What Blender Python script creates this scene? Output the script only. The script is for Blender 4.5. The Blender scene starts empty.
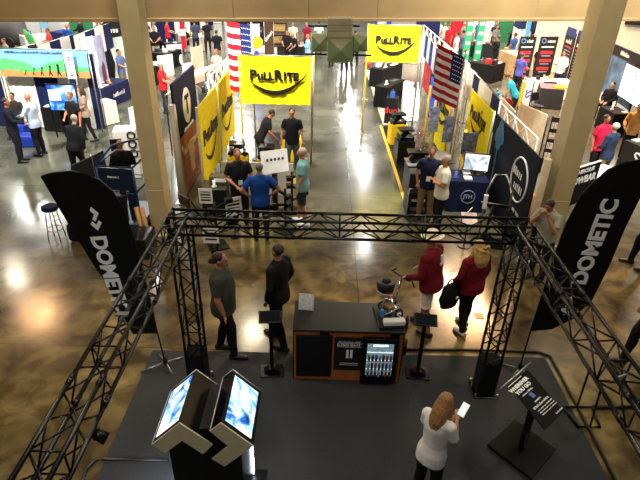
import bpy, bmesh, math, random
from mathutils import Vector, Matrix, Euler
random.seed(7)
C = bpy.context.scene.collection
PI = math.pi
# ------------------------------------------------------------------ camera
F, CH = 523.0, 5.5
_Y = Vector((10, 297, -523)).normalized()
_Z = Vector((23, 921, 523)); _Z = (_Z - _Y * _Z.dot(_Y)).normalized()
_X = _Y.cross(_Z)
CM = Matrix((_X, _Y, _Z))                       # world = CM @ camera vector
cd = bpy.data.cameras.new('camera'); cam = bpy.data.objects.new('camera', cd); C.objects.link(cam)
cd.sensor_width = 36; cd.lens = 36 * F / 640; cd.clip_end = 300
cam.matrix_world = Matrix.Translation((0, 0, CH)) @ CM.to_4x4()
bpy.context.scene.camera = cam
def ray(px, py): return CM @ Vector((px - 320, 240 - py, -F))
def GZ(px, py, z=0.0):
    """world point at height z seen at a photo pixel"""
    r = ray(px, py); t = (z - CH) / r.z
    return Vector((r.x * t, r.y * t, z))
def GY(px, py, y):
    """world point at depth y seen at a photo pixel"""
    r = ray(px, py); t = y / r.y
    return Vector((r.x * t, y, CH + r.z * t))

# ------------------------------------------------------------------ materials
def lin(c):
    if isinstance(c, str):
        c = [int(c[i:i + 2], 16) / 255 for i in (0, 2, 4)]
    return [(x / 12.92 if x <= .04045 else ((x + .055) / 1.055) ** 2.4) for x in c]
_mats = {}
def M(name, col, rough=.6, metal=0, var=.10, scale=14, bump=0.0, emit=0, spec=.5):
    key = (name)
    if key in _mats: return _mats[key]
    m = bpy.data.materials.new(name); m.use_nodes = True
    nt = m.node_tree; b = nt.nodes['Principled BSDF']
    c = lin(col)
    tc = nt.nodes.new('ShaderNodeTexCoord'); nz = nt.nodes.new('ShaderNodeTexNoise')
    nz.inputs['Scale'].default_value = scale; nz.inputs['Detail'].default_value = 3
    nt.links.new(tc.outputs['Object'], nz.inputs['Vector'])
    rp = nt.nodes.new('ShaderNodeValToRGB')
    rp.color_ramp.elements[0].position = .3; rp.color_ramp.elements[1].position = .7
    rp.color_ramp.elements[0].color = [max(0, x * (1 - var)) for x in c] + [1]
    rp.color_ramp.elements[1].color = [min(1, x * (1 + var)) for x in c] + [1]
    nt.links.new(nz.outputs['Fac'], rp.inputs['Fac']); nt.links.new(rp.outputs['Color'], b.inputs['Base Color'])
    b.inputs['Roughness'].default_value = rough; b.inputs['Metallic'].default_value = metal
    b.inputs['Specular IOR Level'].default_value = spec
    if bump:
        bp = nt.nodes.new('ShaderNodeBump'); bp.inputs['Strength'].default_value = bump; bp.inputs['Distance'].default_value = .02
        nt.links.new(nz.outputs['Fac'], bp.inputs['Height']); nt.links.new(bp.outputs['Normal'], b.inputs['Normal'])
    if emit:
        nt.links.new(rp.outputs['Color'], b.inputs['Emission Color']); b.inputs['Emission Strength'].default_value = emit
    _mats[key] = m
    return m
def cloth(hexc, rough=.85): return M('cloth_' + hexc, hexc, rough, 0, .12, 9, .25, spec=.25)
def paint(hexc, rough=.45): return M('paint_' + hexc, hexc, rough, 0, .06, 12)
def skinm(hexc): return M('skin_' + hexc, hexc, .5, 0, .06, 30)
def hairm(hexc): return M('hair_' + hexc, hexc, .55, 0, .35, 60, .6)
BLKM = M('black_metal', '0b0b0c', .32, .4, .1, 30)
TRUSS = M('truss_black_coat', '040405', .26, 0, .1, 30, spec=.4)
BLK = M('black_plastic', '0c0c0d', .4); BLKCL = cloth('0e0e10')
WHT = paint('f2f0ea'); SIL = M('silver_metal', 'b5b6b8', .3, .9); CHR = M('chrome', 'd8d8dc', .12, 1)
YEL = cloth('f4e614', .7); YEL2 = cloth('ecdc10', .7); YELP = paint('e8c010')
PAPER = M('white_paper', 'eeeeea', .7, 0, .03); PRINT = M('black_print', '0a0a0a', .6, 0, 0); WPRINT = M('white_print', 'f4f4f0', .6, 0, 0)
NAVY = cloth('141c40'); NAVYT = cloth('10183a'); BEIGE = M('beige_paint', 'c2ae82', .5, 0, .06, 3); TIRE = M('tyre_rubber', '101010', .8)

# ------------------------------------------------------------------ mesh helpers
class MB:
    def __init__(s): s.bm = bmesh.new()
    def box(s, c, d, rz=0, m=None, mi=0):
        """box centred at c with dimensions d"""
        vs = []
        R = Matrix.Rotation(rz, 3, 'Z') if m is None else m
        for sx in (-1, 1):
            for sy in (-1, 1):
                for sz in (-1, 1):
                    vs.append(s.bm.verts.new(Vector(c) + R @ Vector((sx * d[0] / 2, sy * d[1] / 2, sz * d[2] / 2))))
        for f in ((0, 1, 3, 2), (4, 6, 7, 5), (0, 4, 5, 1), (2, 3, 7, 6), (0, 2, 6, 4), (1, 5, 7, 3)):
            fc = s.bm.faces.new([vs[i] for i in f]); fc.material_index = mi
        return s
    def loft(s, rings, n=12, mi=0, smooth=True):
        """rings: (centre, rx, ry, [axis dir], [x dir]) closed with caps"""
        R = []
        k = len(rings)
        for i, r in enumerate(rings):
            c = Vector(r[0]); rx, ry = r[1], r[2]
            if len(r) > 3 and r[3] is not None: d = Vector(r[3]).normalized()
            else:
                a = Vector(rings[max(0, i - 1)][0]); b = Vector(rings[min(k - 1, i + 1)][0]); d = (b - a)
                d = d.normalized() if d.length > 1e-7 else Vector((0, 0, 1))
            xd = Vector(r[4]) if len(r) > 4 else (Vector((1, 0, 0)) if abs(d.x) < .9 else Vector((0, 1, 0)))
            xd = (xd - d * xd.dot(d)).normalized(); yd = d.cross(xd)
            R.append([s.bm.verts.new(c + xd * (rx * math.cos(2 * PI * j / n)) + yd * (ry * math.sin(2 * PI * j / n))) for j in range(n)])
        for a, b in zip(R, R[1:]):
            for j in range(n):
                f = s.bm.faces.new((a[j], a[(j + 1) % n], b[(j + 1) % n], b[j])); f.smooth = smooth; f.material_index = mi
        f = s.bm.faces.new(list(reversed(R[0]))); f.material_index = mi
        f = s.bm.faces.new(R[-1]); f.material_index = mi
        return s
    def tube(s, pts, r, n=8, mi=0):
        if not isinstance(r, (list, tuple)): r = [r] * len(pts)
        return s.loft([(p, q, q) for p, q in zip(pts, r)], n, mi)
    def cyl(s, c, r, h, n=20, r2=None, mi=0):
        c = Vector(c); r2 = r if r2 is None else r2
        return s.loft([(c, r, r, (0, 0, 1)), (c + Vector((0, 0, h)), r2, r2, (0, 0, 1))], n, mi, smooth=n > 10)
    def ball(s, c, rx, ry, rz, n=14, k=8, m=None, mi=0):
        c = Vector(c); Rm = m or Matrix.Identity(3)
        rg = []
        for i in range(k + 1):
            t = PI * (i + .15) / (k + .3) if 0 < i < k else (.06 if i == 0 else PI - .06)
            rg.append((c + Rm @ Vector((0, 0, -rz * math.cos(t))), rx * math.sin(t), ry * math.sin(t), Rm @ Vector((0, 0, 1)), Rm @ Vector((1, 0, 0))))
        return s.loft(rg, n, mi)
    def torus(s, c, R, r, axis='Z', n=20, k=8, a0=0, a1=2 * PI, mi=0):
        full = abs(a1 - a0 - 2 * PI) < 1e-6
        pts = []
        N = n if full else n + 1
        rings = []
        for i in range(N):
            a = a0 + (a1 - a0) * i / n
            u = Vector((math.cos(a), math.sin(a), 0)); w = Vector((0, 0, 1))
            if axis == 'X': u = Vector((0, u.x, u.y)); w = Vector((1, 0, 0))
            if axis == 'Y': u = Vector((u.x, 0, u.y)); w = Vector((0, 1, 0))
            rings.append([s.bm.verts.new(Vector(c) + u * (R + r * math.cos(2 * PI * j / k)) + w * (r * math.sin(2 * PI * j / k))) for j in range(k)])
        for i in range(n):
            a, b = rings[i], rings[(i + 1) % N]
            for j in range(k):
                f = s.bm.faces.new((a[j], b[j], b[(j + 1) % k], a[(j + 1) % k])); f.smooth = True; f.material_index = mi
        if not full:
            s.bm.faces.new(rings[0]); s.bm.faces.new(list(reversed(rings[-1])))
        return s
    def prism(s, pts, y0, y1, mi=0):
        """polygon in the xz plane extruded along y"""
        a = [s.bm.verts.new((p[0], y0, p[1])) for p in pts]; b = [s.bm.verts.new((p[0], y1, p[1])) for p in pts]
        n = len(pts)
        s.bm.faces.new(a).material_index = mi; s.bm.faces.new(list(reversed(b))).material_index = mi
        for i in range(n):
            s.bm.faces.new((a[(i + 1) % n], a[i], b[i], b[(i + 1) % n])).material_index = mi
        return s
    def slab(s, pts, th, mi=0):
        """3-D polygon thickened along its normal (backwards)"""
        P = [Vector(p) for p in pts]; nrm = (P[1] - P[0]).cross(P[-1] - P[0]).normalized()
        a = [s.bm.verts.new(p) for p in P]; b = [s.bm.verts.new(p - nrm * th) for p in P]; n = len(P)
        s.bm.faces.new(a).material_index = mi; s.bm.faces.new(list(reversed(b))).material_index = mi
        for i in range(n): s.bm.faces.new((a[(i + 1) % n], a[i], b[i], b[(i + 1) % n])).material_index = mi
        return s
    def sheet(s, w, h, th, nx=24, nz=10, fold=.02, k=6, y=0, z0=0, x0=None, sag=0, ph=0):
        """hanging fabric with folds: x centred, z from z0 to z0+h"""
        x0 = -w / 2 if x0 is None else x0
        for side in (0, 1):
            g = []
            for i in range(nx + 1):
                col = []
                for j in range(nz + 1):
                    u, v = i / nx, j / nz
                    yy = y + fold * math.sin(2 * PI * k * u + ph + .8 * math.sin(5 * u)) * (1.1 - v) + (th if side else 0)
                    zz = z0 + h * v - sag * math.sin(PI * u * 3) ** 2 * v
                    col.append(s.bm.verts.new((x0 + w * u, yy, zz)))
                g.append(col)
            for i in range(nx):
                for j in range(nz):
                    q = (g[i][j], g[i + 1][j], g[i + 1][j + 1], g[i][j + 1])
                    f = s.bm.faces.new(q if not side else tuple(reversed(q))); f.smooth = True
        return s
    def obj(s, name, mat, parent=None, bevel=0, recalc=True, loc=None):
        if recalc: bmesh.ops.recalc_face_normals(s.bm, faces=s.bm.faces)
        me = bpy.data.meshes.new(name); s.bm.to_mesh(me); s.bm.free()
        for m in (mat if isinstance(mat, (list, tuple)) else [mat]): me.materials.append(m)
        o = bpy.data.objects.new(name, me); C.objects.link(o)
        if bevel:
            b = o.modifiers.new('bevel', 'BEVEL'); b.width = bevel; b.segments = 2; b.limit_method = 'ANGLE'
        if loc is not None: o.location = loc
        if parent: o.parent = parent
        return o
def tag(o, label, cat, group=None, kind=None):
    o['label'] = label; o['category'] = cat
    if group: o['group'] = group
    if kind: o['kind'] = kind
    return o
def thing(name, label, cat, loc=(0, 0, 0), rz=0, group=None):
    o = bpy.data.objects.new(name, None); C.objects.link(o); o.empty_display_size = .1
    o.location = loc; o.rotation_euler = (0, 0, rz)
    return tag(o, label, cat, group)
def struct(o): o['kind'] = 'structure'; return o
_txt = {}
def text_mesh(s, size, bold=0.0, ext=.004, space=1.0, mat=None, xs=1.0):
    cu = bpy.data.curves.new('t', 'FONT'); cu.body = s; cu.size = size; cu.extrude = ext; cu.offset = bold
    cu.align_x = 'CENTER'; cu.align_y = 'CENTER'; cu.space_character = space; cu.resolution_u = 3
    o = bpy.data.objects.new('t', cu); C.objects.link(o)
    dg = bpy.context.evaluated_depsgraph_get(); dg.update()
    me = bpy.data.meshes.new_from_object(o.evaluated_get(dg), depsgraph=dg)
    bpy.data.objects.remove(o); bpy.data.curves.remove(cu)
    me.transform(Matrix.Scale(xs, 4, (1, 0, 0)))
    me.materials.clear(); me.materials.append(mat or PRINT)
    return me
def text(s, parent, x, y, z, size, mat, bold=0.0, rot=0, xs=1.0, name='lettering', space=1.0, slant=0):
    """upright lettering on a local xz plane, facing local -y; rot turns it in that plane"""
    me = text_mesh(s, size, bold, .003, space, mat, xs)
    if slant: me.transform(Matrix(((1, slant, 0, 0), (0, 1, 0, 0), (0, 0, 1, 0), (0, 0, 0, 1))))
    o = bpy.data.objects.new(name, me); C.objects.link(o); o.parent = parent
    o.matrix_local = Matrix.Translation((x, y, z)) @ Matrix.Rotation(rot, 4, 'Y') @ Matrix.Rotation(PI / 2, 4, 'X')
    return o
_sr = random.Random(5)
def marks(parent, x, y, z, w, h, mat, words=3, name='lettering', rot=0):
    """small unreadable print: letter sized strokes in word groups on a local xz plane"""
    m = MB(); cw = h * .55; xx = -w / 2; cnt = 0
    wl = max(2, int(w / cw / words))
    while xx + cw < w / 2:
        if cnt and cnt % wl == 0: xx += cw * .8
        hh = h * _sr.choice((.65, .65, 1, .8)); m.box((xx + cw * .4, 0, -h / 2 + hh / 2), (cw * _sr.choice((.35, .55, .65)), .004, hh)); xx += cw; cnt += 1
    o = m.obj(name, mat, parent); o.matrix_local = Matrix.Translation((x, y, z)) @ Matrix.Rotation(rot, 4, 'Y'); return o
def copy_tree(o, parent=None):
    c = o.copy(); C.objects.link(c); c.parent = parent
    for ch in [x for x in bpy.data.objects if x.parent == o]: copy_tree(ch, c)
    return c
def remeshed(mb, name, mat, parent, vox, sm=2):
    bmesh.ops.recalc_face_normals(mb.bm, faces=mb.bm.faces)
    me = bpy.data.meshes.new(name); mb.bm.to_mesh(me); mb.bm.free()
    o = bpy.data.objects.new(name, me); C.objects.link(o)
    r = o.modifiers.new('r', 'REMESH'); r.mode = 'VOXEL'; r.voxel_size = vox; r.use_smooth_shade = True
    if sm:
        q = o.modifiers.new('s', 'SMOOTH'); q.factor = .5; q.iterations = sm
    dg = bpy.context.evaluated_depsgraph_get()
    m2 = bpy.data.meshes.new_from_object(o.evaluated_get(dg), depsgraph=dg)
    o.modifiers.clear(); o.data = m2; bpy.data.meshes.remove(me); m2.name = name
    m2.materials.clear(); m2.materials.append(mat)
    m2.polygons.foreach_set('use_smooth', [True] * len(m2.polygons))
    o.parent = parent
    return o

# ------------------------------------------------------------------ people
ARM = {  # elbow, wrist for the right side (x to the right, y forward), 1.75 m figure
    'down': ((.25, -.02, 1.17), (.27, .05, .92)), 'front': ((.26, .03, 1.17), (.10, .24, 1.06)),
    'reach': ((.26, .10, 1.20), (.22, .36, 1.12)), 'far': ((.24, .20, 1.27), (.2, .46, 1.25)),
    'cross': ((.27, .08, 1.17), (-.04, .20, 1.20)),
    'phone': ((.25, .06, 1.16), (.10, .26, 1.30)), 'face': ((.24, .20, 1.22), (.08, .19, 1.46)),
    'hip': ((.38, -.06, 1.20), (.21, .02, 1.02)), 'pocket': ((.27, -.04, 1.18), (.22, .06, .93)),
    'bag': ((.27, 0, 1.16), (.24, .14, .98)), 'push': ((.26, .02, 1.14), (.2, .30, 1.02))}
def rotx(p, piv, a):
    p = Vector(p) - piv; ca, sa = math.cos(a), math.sin(a)
    return Vector((p.x, p.y * ca + p.z * sa, -p.y * sa + p.z * ca)) + piv
def person(label, head=None, face=0, h=1.75, top='101010', legs='101014', skin='c98f6e', hair='3a2a1c', sleeve='short', al='down', ar='down', lean=0,
           pos=None, stance=0.0, sit=False, long_hair=False, bald=False, shorts=False, hat=None, vox=.018, fem=False, nod=0.0, turn=0.0, group=None, zbase=0, fat=1.0, logo=None, lanyard=False, curls=False, shoes='15120f'):
    if pos is None:
        g = GZ(head[0], head[1], h + zbase - (.42 if sit else 0)); pos = (g.x, g.y)
    k = h / 1.75; bald = bald or not hair
    root = thing('person', label, 'person', (pos[0], pos[1], zbase), math.radians(face), group)
    hip = Vector((0, 0, .93)); dz = -.42 if sit else 0
    def B(p):           # bend the trunk, scale to height
        q = rotx(p, hip, lean) if lean else Vector(p)
        return (q + Vector((0, 0, dz))) * k
    nk = Vector((0, .0, 1.50))
    def Hh(p):          # head turns on the neck
        q = Vector(p) - nk; q = Matrix.Rotation(turn, 3, 'Z') @ (Matrix.Rotation(-nod, 3, 'X') @ q)
        return B(q + nk)
    Rh = Matrix.Rotation(turn, 3, 'Z') @ Matrix.Rotation(-nod - lean, 3, 'X')
    sw = .165 if fem else .19 * (1 + .16 * (fat - 1)); fb = .55 + .45 * fat
    ww, hw = (.125, .158) if fem else (.15 * fat, .165 * (fat * .5 + .5))
    by = .10 * (.35 + .65 * fat)
    fine = vox < .014
    def torso(mb, e, z0=.86, hem=0.0, ztop=1.475, topr=.085):
        rg = [(z0, hw + e + hem, .120 * fb + e + hem), (.95, hw + e + hem * .6, .126 * fb + e), (1.07, ww + e, by + e + .006), (1.20, ww + .015 + e, by + .012 + e), (1.33, .172 * (sw / .19) + e, .12 * fb + e), (1.42, sw - .012 + e, .10 * (fb * .5 + .5) + e), (ztop, topr + e, .075 + e)]
        mb.loft([(B((0, .0 + (.012 * fat if 1.0 < z < 1.25 else 0), z)), a * k, b * k, B((0, 0, 1.6)) - B((0, 0, 1.0)), (1, 0, 0)) for z, a, b in rg], 20)
    def leg(mb, sgn, e, zend, knee_e=0, flare=0):
        st = stance * sgn
        if sit:
            pts = [((.09 * sgn, .02, .51), .082), ((.11 * sgn, .25, .52), .075), ((.12 * sgn, .42, .50), .062), ((.12 * sgn, .44, .28), .052), ((.12 * sgn, .43, .09), .038)]
        else:
            hp = Vector((.088 * sgn, 0, .90)); an = Vector((.115 * sgn, st, .08)); kn = Vector((.108 * sgn, st * .5 + .035 + abs(st) * .1, .50))
            pts = [(hp, .09), (hp.lerp(kn, .35), .083), (kn + Vector((0, -.005, .08)), .064), (kn, .058), (kn.lerp(an, .35) - Vector((0, .012, 0)), .056), (kn.lerp(an, .75), .042), (an, .036)]
        out = []
        for p, r in pts:
            p = Vector(p); r *= .88 if fem else 1
            if fem: p.x *= .9
            if p.z < zend and out and not (sit and zend < .3):
                a = out[-1]; t = (a[0].z - zend) / max(1e-5, a[0].z - p.z); out.append((a[0].lerp(p, t), a[1] + (r - a[1]) * t)); break
            out.append((p, r))
        mb.loft([(p * k, (r + e + (flare if i == len(out) - 1 else 0)) * k, (r + e + (flare if i == len(out) - 1 else 0)) * k) for i, (p, r) in enumerate(out)], 14)
        return out[-1][0] * k
    def armpts(sgn, pose):
        e, w = pose if isinstance(pose, tuple) else ARM[pose]
        sh = B(((sw - .015) * sgn, 0, 1.405)); el = B((e[0] * sgn * (sw / .19), e[1], e[2])); wr = B((w[0] * sgn, w[1], w[2]))
        return sh, el, wr
    def arm(mb, sgn, pose, e, part=1.0, fw=1 + .25 * (fat - 1)):
        sh, el, wr = armpts(sgn, pose)
        pts = [(sh, .056), (sh.lerp(el, .35), .05), (sh.lerp(el, .8), .041), (el, .038)]
        if part > .5: pts += [(el.lerp(wr, .3), .039), (el.lerp(wr, .75), .03), (wr, .024)]
        if part <= .5: pts = [(sh, .06), (sh.lerp(el, .4), .058), (sh.lerp(el, .72), .056)]
        f = fw if not fem else .85
        mb.loft([(p, (r * f + e) * k, (r * f + e) * k) for p, r in pts], 12)
        mb.ball(sh, (.062 * f + e) * k, (.062 * f + e) * k, (.06 * f + e) * k)
    # body: one continuous surface
    mb = MB(); torso(mb, 0)
    mb.loft([(B((0, -.005, 1.43)), .062 * k, .062 * k), (B((0, 0, 1.50)), .052 * k, .055 * k), (Hh((0, .012, 1.56)), .05 * k, .055 * k)], 12)
    mb.ball(Hh((0, .012, 1.655)), .073 * k, .088 * k, .098 * k, 18, 10, Rh)
    mb.ball(Hh((0, .045, 1.595)), .052 * k, .052 * k, .055 * k, 14, 8, Rh)
    mb.loft([(Hh((0, .098, 1.67)), .008 * k, .008 * k), (Hh((0, .112, 1.645)), .013 * k, .012 * k), (Hh((0, .104, 1.625)), .016 * k, .012 * k)], 8)
    for sg in (-1, 1):
        mb.ball(Hh((.075 * sg, .005, 1.645)), .01 * k, .02 * k, .032 * k, 8, 6, Rh)
        end = leg(mb, sg, 0, 0)
        arm(mb, sg, al if sg < 0 else ar, 0)
        sh, el, wr = armpts(sg, al if sg < 0 else ar)
        d = (wr - el).normalized(); side = Vector((-sg, 0, 0)) if abs(d.x) < .75 else Vector((0, 1, 0))
        side = (side - d * side.dot(d)).normalized(); nr = d.cross(side) * sg
        # palm, four fingers and a thumb
        mb.loft([(wr, .022 * k, .018 * k, d, side), (wr + d * .04 * k, .036 * k, .016 * k, d, side), (wr + d * .085 * k, .038 * k, .014 * k, d, side)], 10)
        for q in range(4):
            off = side * ((q - 1.5) * .021 * k); ln = (.066, .078, .073, .056)[q] * k
            p0 = wr + d * .075 * k + off; p1 = p0 + d * ln * .5 - nr * .006 * k; p2 = p1 + (d * .75 - nr * .66) * ln * .5
            mb.tube([p0, p1, p2], [.0095 * k, .009 * k, .007 * k], 7)
        t0 = wr + d * .025 * k - side * .02 * k; t1 = t0 + (d * .7 - side * .7) * .045 * k
        mb.tube([t0, t1, t1 + d * .03 * k], [.013 * k, .011 * k, .009 * k], 7)
        mb.loft([((end.x, end.y - .03 * k, .05 * k), .036 * k, .035 * k, (0, 1, 0)), ((end.x, end.y + .12 * k, .035 * k), .038 * k, .025 * k, (0, 1, 0))], 10)
    remeshed(mb, 'body', skinm(skin), root, vox if not fine else .0085, 1 if fine else 2)
    # shirt
    mb = MB(); torso(mb, .014, .80 if fem else .83, .008, 1.485, .092)
    for sg in (-1, 1):
        arm(mb, sg, al if sg < 0 else ar, .013 if sleeve == 'short' else .014, .5 if sleeve == 'short' else 1)
    if sleeve != 'short' or True:
        mb.loft([(B((0, -.004, 1.42)), .12 * k, .095 * k, None, (1, 0, 0)), (B((0, .0, 1.515)), .072 * k, .074 * k, None, (1, 0, 0))], 14)
    remeshed(mb, 'jacket' if sleeve == 'jacket' else 'shirt', cloth(top), root, vox, 2)
    # trousers
    mb = MB()
    mb.loft([(((0, .0, .99 + dz)) if not lean else B((0, 0, .99)) / k, ), ] if False else
            [(Vector((0, 0, .80 + dz)) * k, (hw - .004) * k, .105 * k, (0, 0, 1), (1, 0, 0)), (Vector((0, 0, .93 + dz)) * k, (hw - .002) * k, .115 * fb * k, (0, 0, 1), (1, 0, 0)),
             (B((0, 0, 1.01)), (ww + .002) * k, (by - .004) * k, B((0, 0, 1.6)) - B((0, 0, 1.0)), (1, 0, 0))], 18)
    for sg in (-1, 1):
        leg(mb, sg, .016, .53 if shorts else .06, flare=.02 if shorts else .004)
    remeshed(mb, 'shorts' if shorts else 'trousers', cloth(legs), root, vox, 2)
    # shoes
    for sg in (-1, 1):
        ex, ey = (.12 * sg * k, .43 * k) if sit else (.115 * sg * k, stance * sg * k)
        m2 = MB(); m2.loft([((ex, ey - .075 * k, .045), .03, .04, (0, 1, 0)), ((ex, ey - .03 * k, .055), .045, .05, (0, 1, 0)), ((ex, ey + .06 * k, .045), .048, .04, (0, 1, 0)), ((ex, ey + .15 * k, .035), .046, .03, (0, 1, 0)), ((ex, ey + .2 * k, .025), .025, .02, (0, 1, 0))], 12)
        m2.obj('shoe', paint(shoes), root)
    # hair
    Rm = Rh
    if not bald:
        mb = MB(); mb.ball(Hh((0, -.008, 1.682)), .081 * k, .091 * k, .080 * k, 18, 9, Rm)
        mb.ball(Hh((0, -.018, 1.66)), .077 * k, .064 * k, .066 * k, 16, 8, Rm)
        if long_hair:
            pts = [(0, -.04, 1.66), (0, -.075, 1.55), (0, -.10, 1.45), (0, -.11, 1.34)]
            rr = [(.072, .055), (.074, .045), (.07, .034), (.04, .015)]
            if curls: rr = [(.10, .09), (.135, .09), (.14, .08), (.10, .05)]
            mb.loft([(Hh(p) if p[2] > 1.5 else B(p), a * k, b * k, (0, 0, 1), Rm @ Vector((1, 0, 0))) for p, (a, b) in zip(pts, rr)], 16)
            for sg in (-1, 1):
                for q in range(6):
                    a = -PI / 2 + sg * (.15 + q * .24); cx_, cy_ = math.cos(a), math.sin(a); jz = .03 * math.sin(q * 2.3 + sg)
                    mb.tube([Hh((.065 * cx_, -.02 + .065 * cy_, 1.66)), Hh((.082 * cx_, -.02 + .08 * cy_, 1.56)), B((.09 * cx_, -.03 + .09 * cy_, 1.45)), B((.08 * cx_ + .01 * sg, -.05 + .075 * cy_, 1.34 + jz))], [.014, .015, .013, .005], 7)
                mb.loft([(Hh((.055 * sg, -.0, 1.68)), .03 * k, .05 * k), (Hh((.08 * sg, .01, 1.6)), .026 * k, .045 * k), (B((.095 * sg, .03, 1.47)), .03 * k, .035 * k), (B((.1 * sg, .06, 1.38)), .015 * k, .02 * k)], 10)
            if curls:
                rnd = random.Random(3)
                for q in range(60):
                    a = rnd.uniform(-PI, 0); z = rnd.uniform(1.36, 1.72)
                    mb.ball(Hh((.11 * math.cos(a), -.04 + .11 * math.sin(a), z)), .022, .022, .022, 6, 4)
        else:
            pass
        remeshed(mb, 'hair', hairm(hair), root, min(vox, .0095 if fine else .014), 1)
    elif hair:
        mb = MB(); mb.torus(Hh((0, -.012, 1.64)), .066 * k, .014 * k, 'Z', 16, 6, PI * 1.02, PI * 1.98)
        mb.obj('hair', hairm(hair), root)
    if hat:
        mb = MB(); mb.loft([(Hh((0, -.005, 1.70)), .088 * k, .10 * k, Rm @ Vector((0, 0, 1)), Rm @ Vector((1, 0, 0))), (Hh((0, -.005, 1.76)), .086 * k, .097 * k, Rm @ Vector((0, 0, 1)), Rm @ Vector((1, 0, 0))), (Hh((0, -.005, 1.79)), .065 * k, .075 * k, Rm @ Vector((0, 0, 1)), Rm @ Vector((1, 0, 0)))], 18)
        b = .16 if hat[1] == 'brim' else .0
        if b: mb.loft([(Hh((0, -.0, 1.695)), b * k, (b + .01) * k, Rm @ Vector((0, 0, 1)), Rm @ Vector((1, 0, 0))), (Hh((0, -.0, 1.708)), b * k, (b + .01) * k, Rm @ Vector((0, 0, 1)), Rm @ Vector((1, 0, 0)))], 24)
        else: mb.loft([(Hh((0, .10, 1.70)), .07 * k, .06 * k, Rm @ Vector((0, 0, 1))), (Hh((0, .10, 1.71)), .07 * k, .06 * k, Rm @ Vector((0, 0, 1)))], 14)
        mb.obj('hat', cloth(hat[0]), root)
    for sg in (-1, 1):
        mb = MB(); mb.ball(Hh((.03 * sg, .086, 1.665)), .011 * k, .008 * k, .007 * k, 8, 5, Rm); mb.obj('eye', M('eye_dark', '20150f', .3), root)
    if fine:
        mb = MB(); mb.ball(Hh((0, .088, 1.597)), .024 * k, .008 * k, .005 * k, 8, 5, Rm); mb.obj('mouth', M('lips', '9a5548', .5), root)
    if lanyard:
        mb = MB()
        for sg in (-1, 1): mb.tube([B((.06 * sg, .06, 1.47)), B((.045 * sg, .145, 1.38)), B((.0, .155 * max(1, fat), 1.16))], .006, 5)
        ln = mb.obj('lanyard', cloth('20242c'), root)
        mb = MB(); mb.box(B((0, .165 * max(1, fat), 1.10)), (.085 * k, .006, .11 * k), m=Matrix.Rotation(-lean, 3, 'X')); mb.obj('badge', PAPER, ln)
    if logo == 'back':
        mb = MB()
        for c_, d_ in (((0, -.12 * fb - .014, 1.37), (.05, .02, .12)), ((.0, -.12 * fb - .016, 1.29), (.11, .02, .03))): mb.box(B(c_), d_, m=Matrix.Rotation(-lean, 3, 'X'))
        mb.obj('emblem', WPRINT, root)
    if logo == 'chest':
        mb = MB(); mb.prism([(-.10, 1.34), (-.06, 1.35), (-.06, 1.31), (-.10, 1.30)], .146, .15); mb.obj('emblem', WPRINT, root)
    return root
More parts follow.
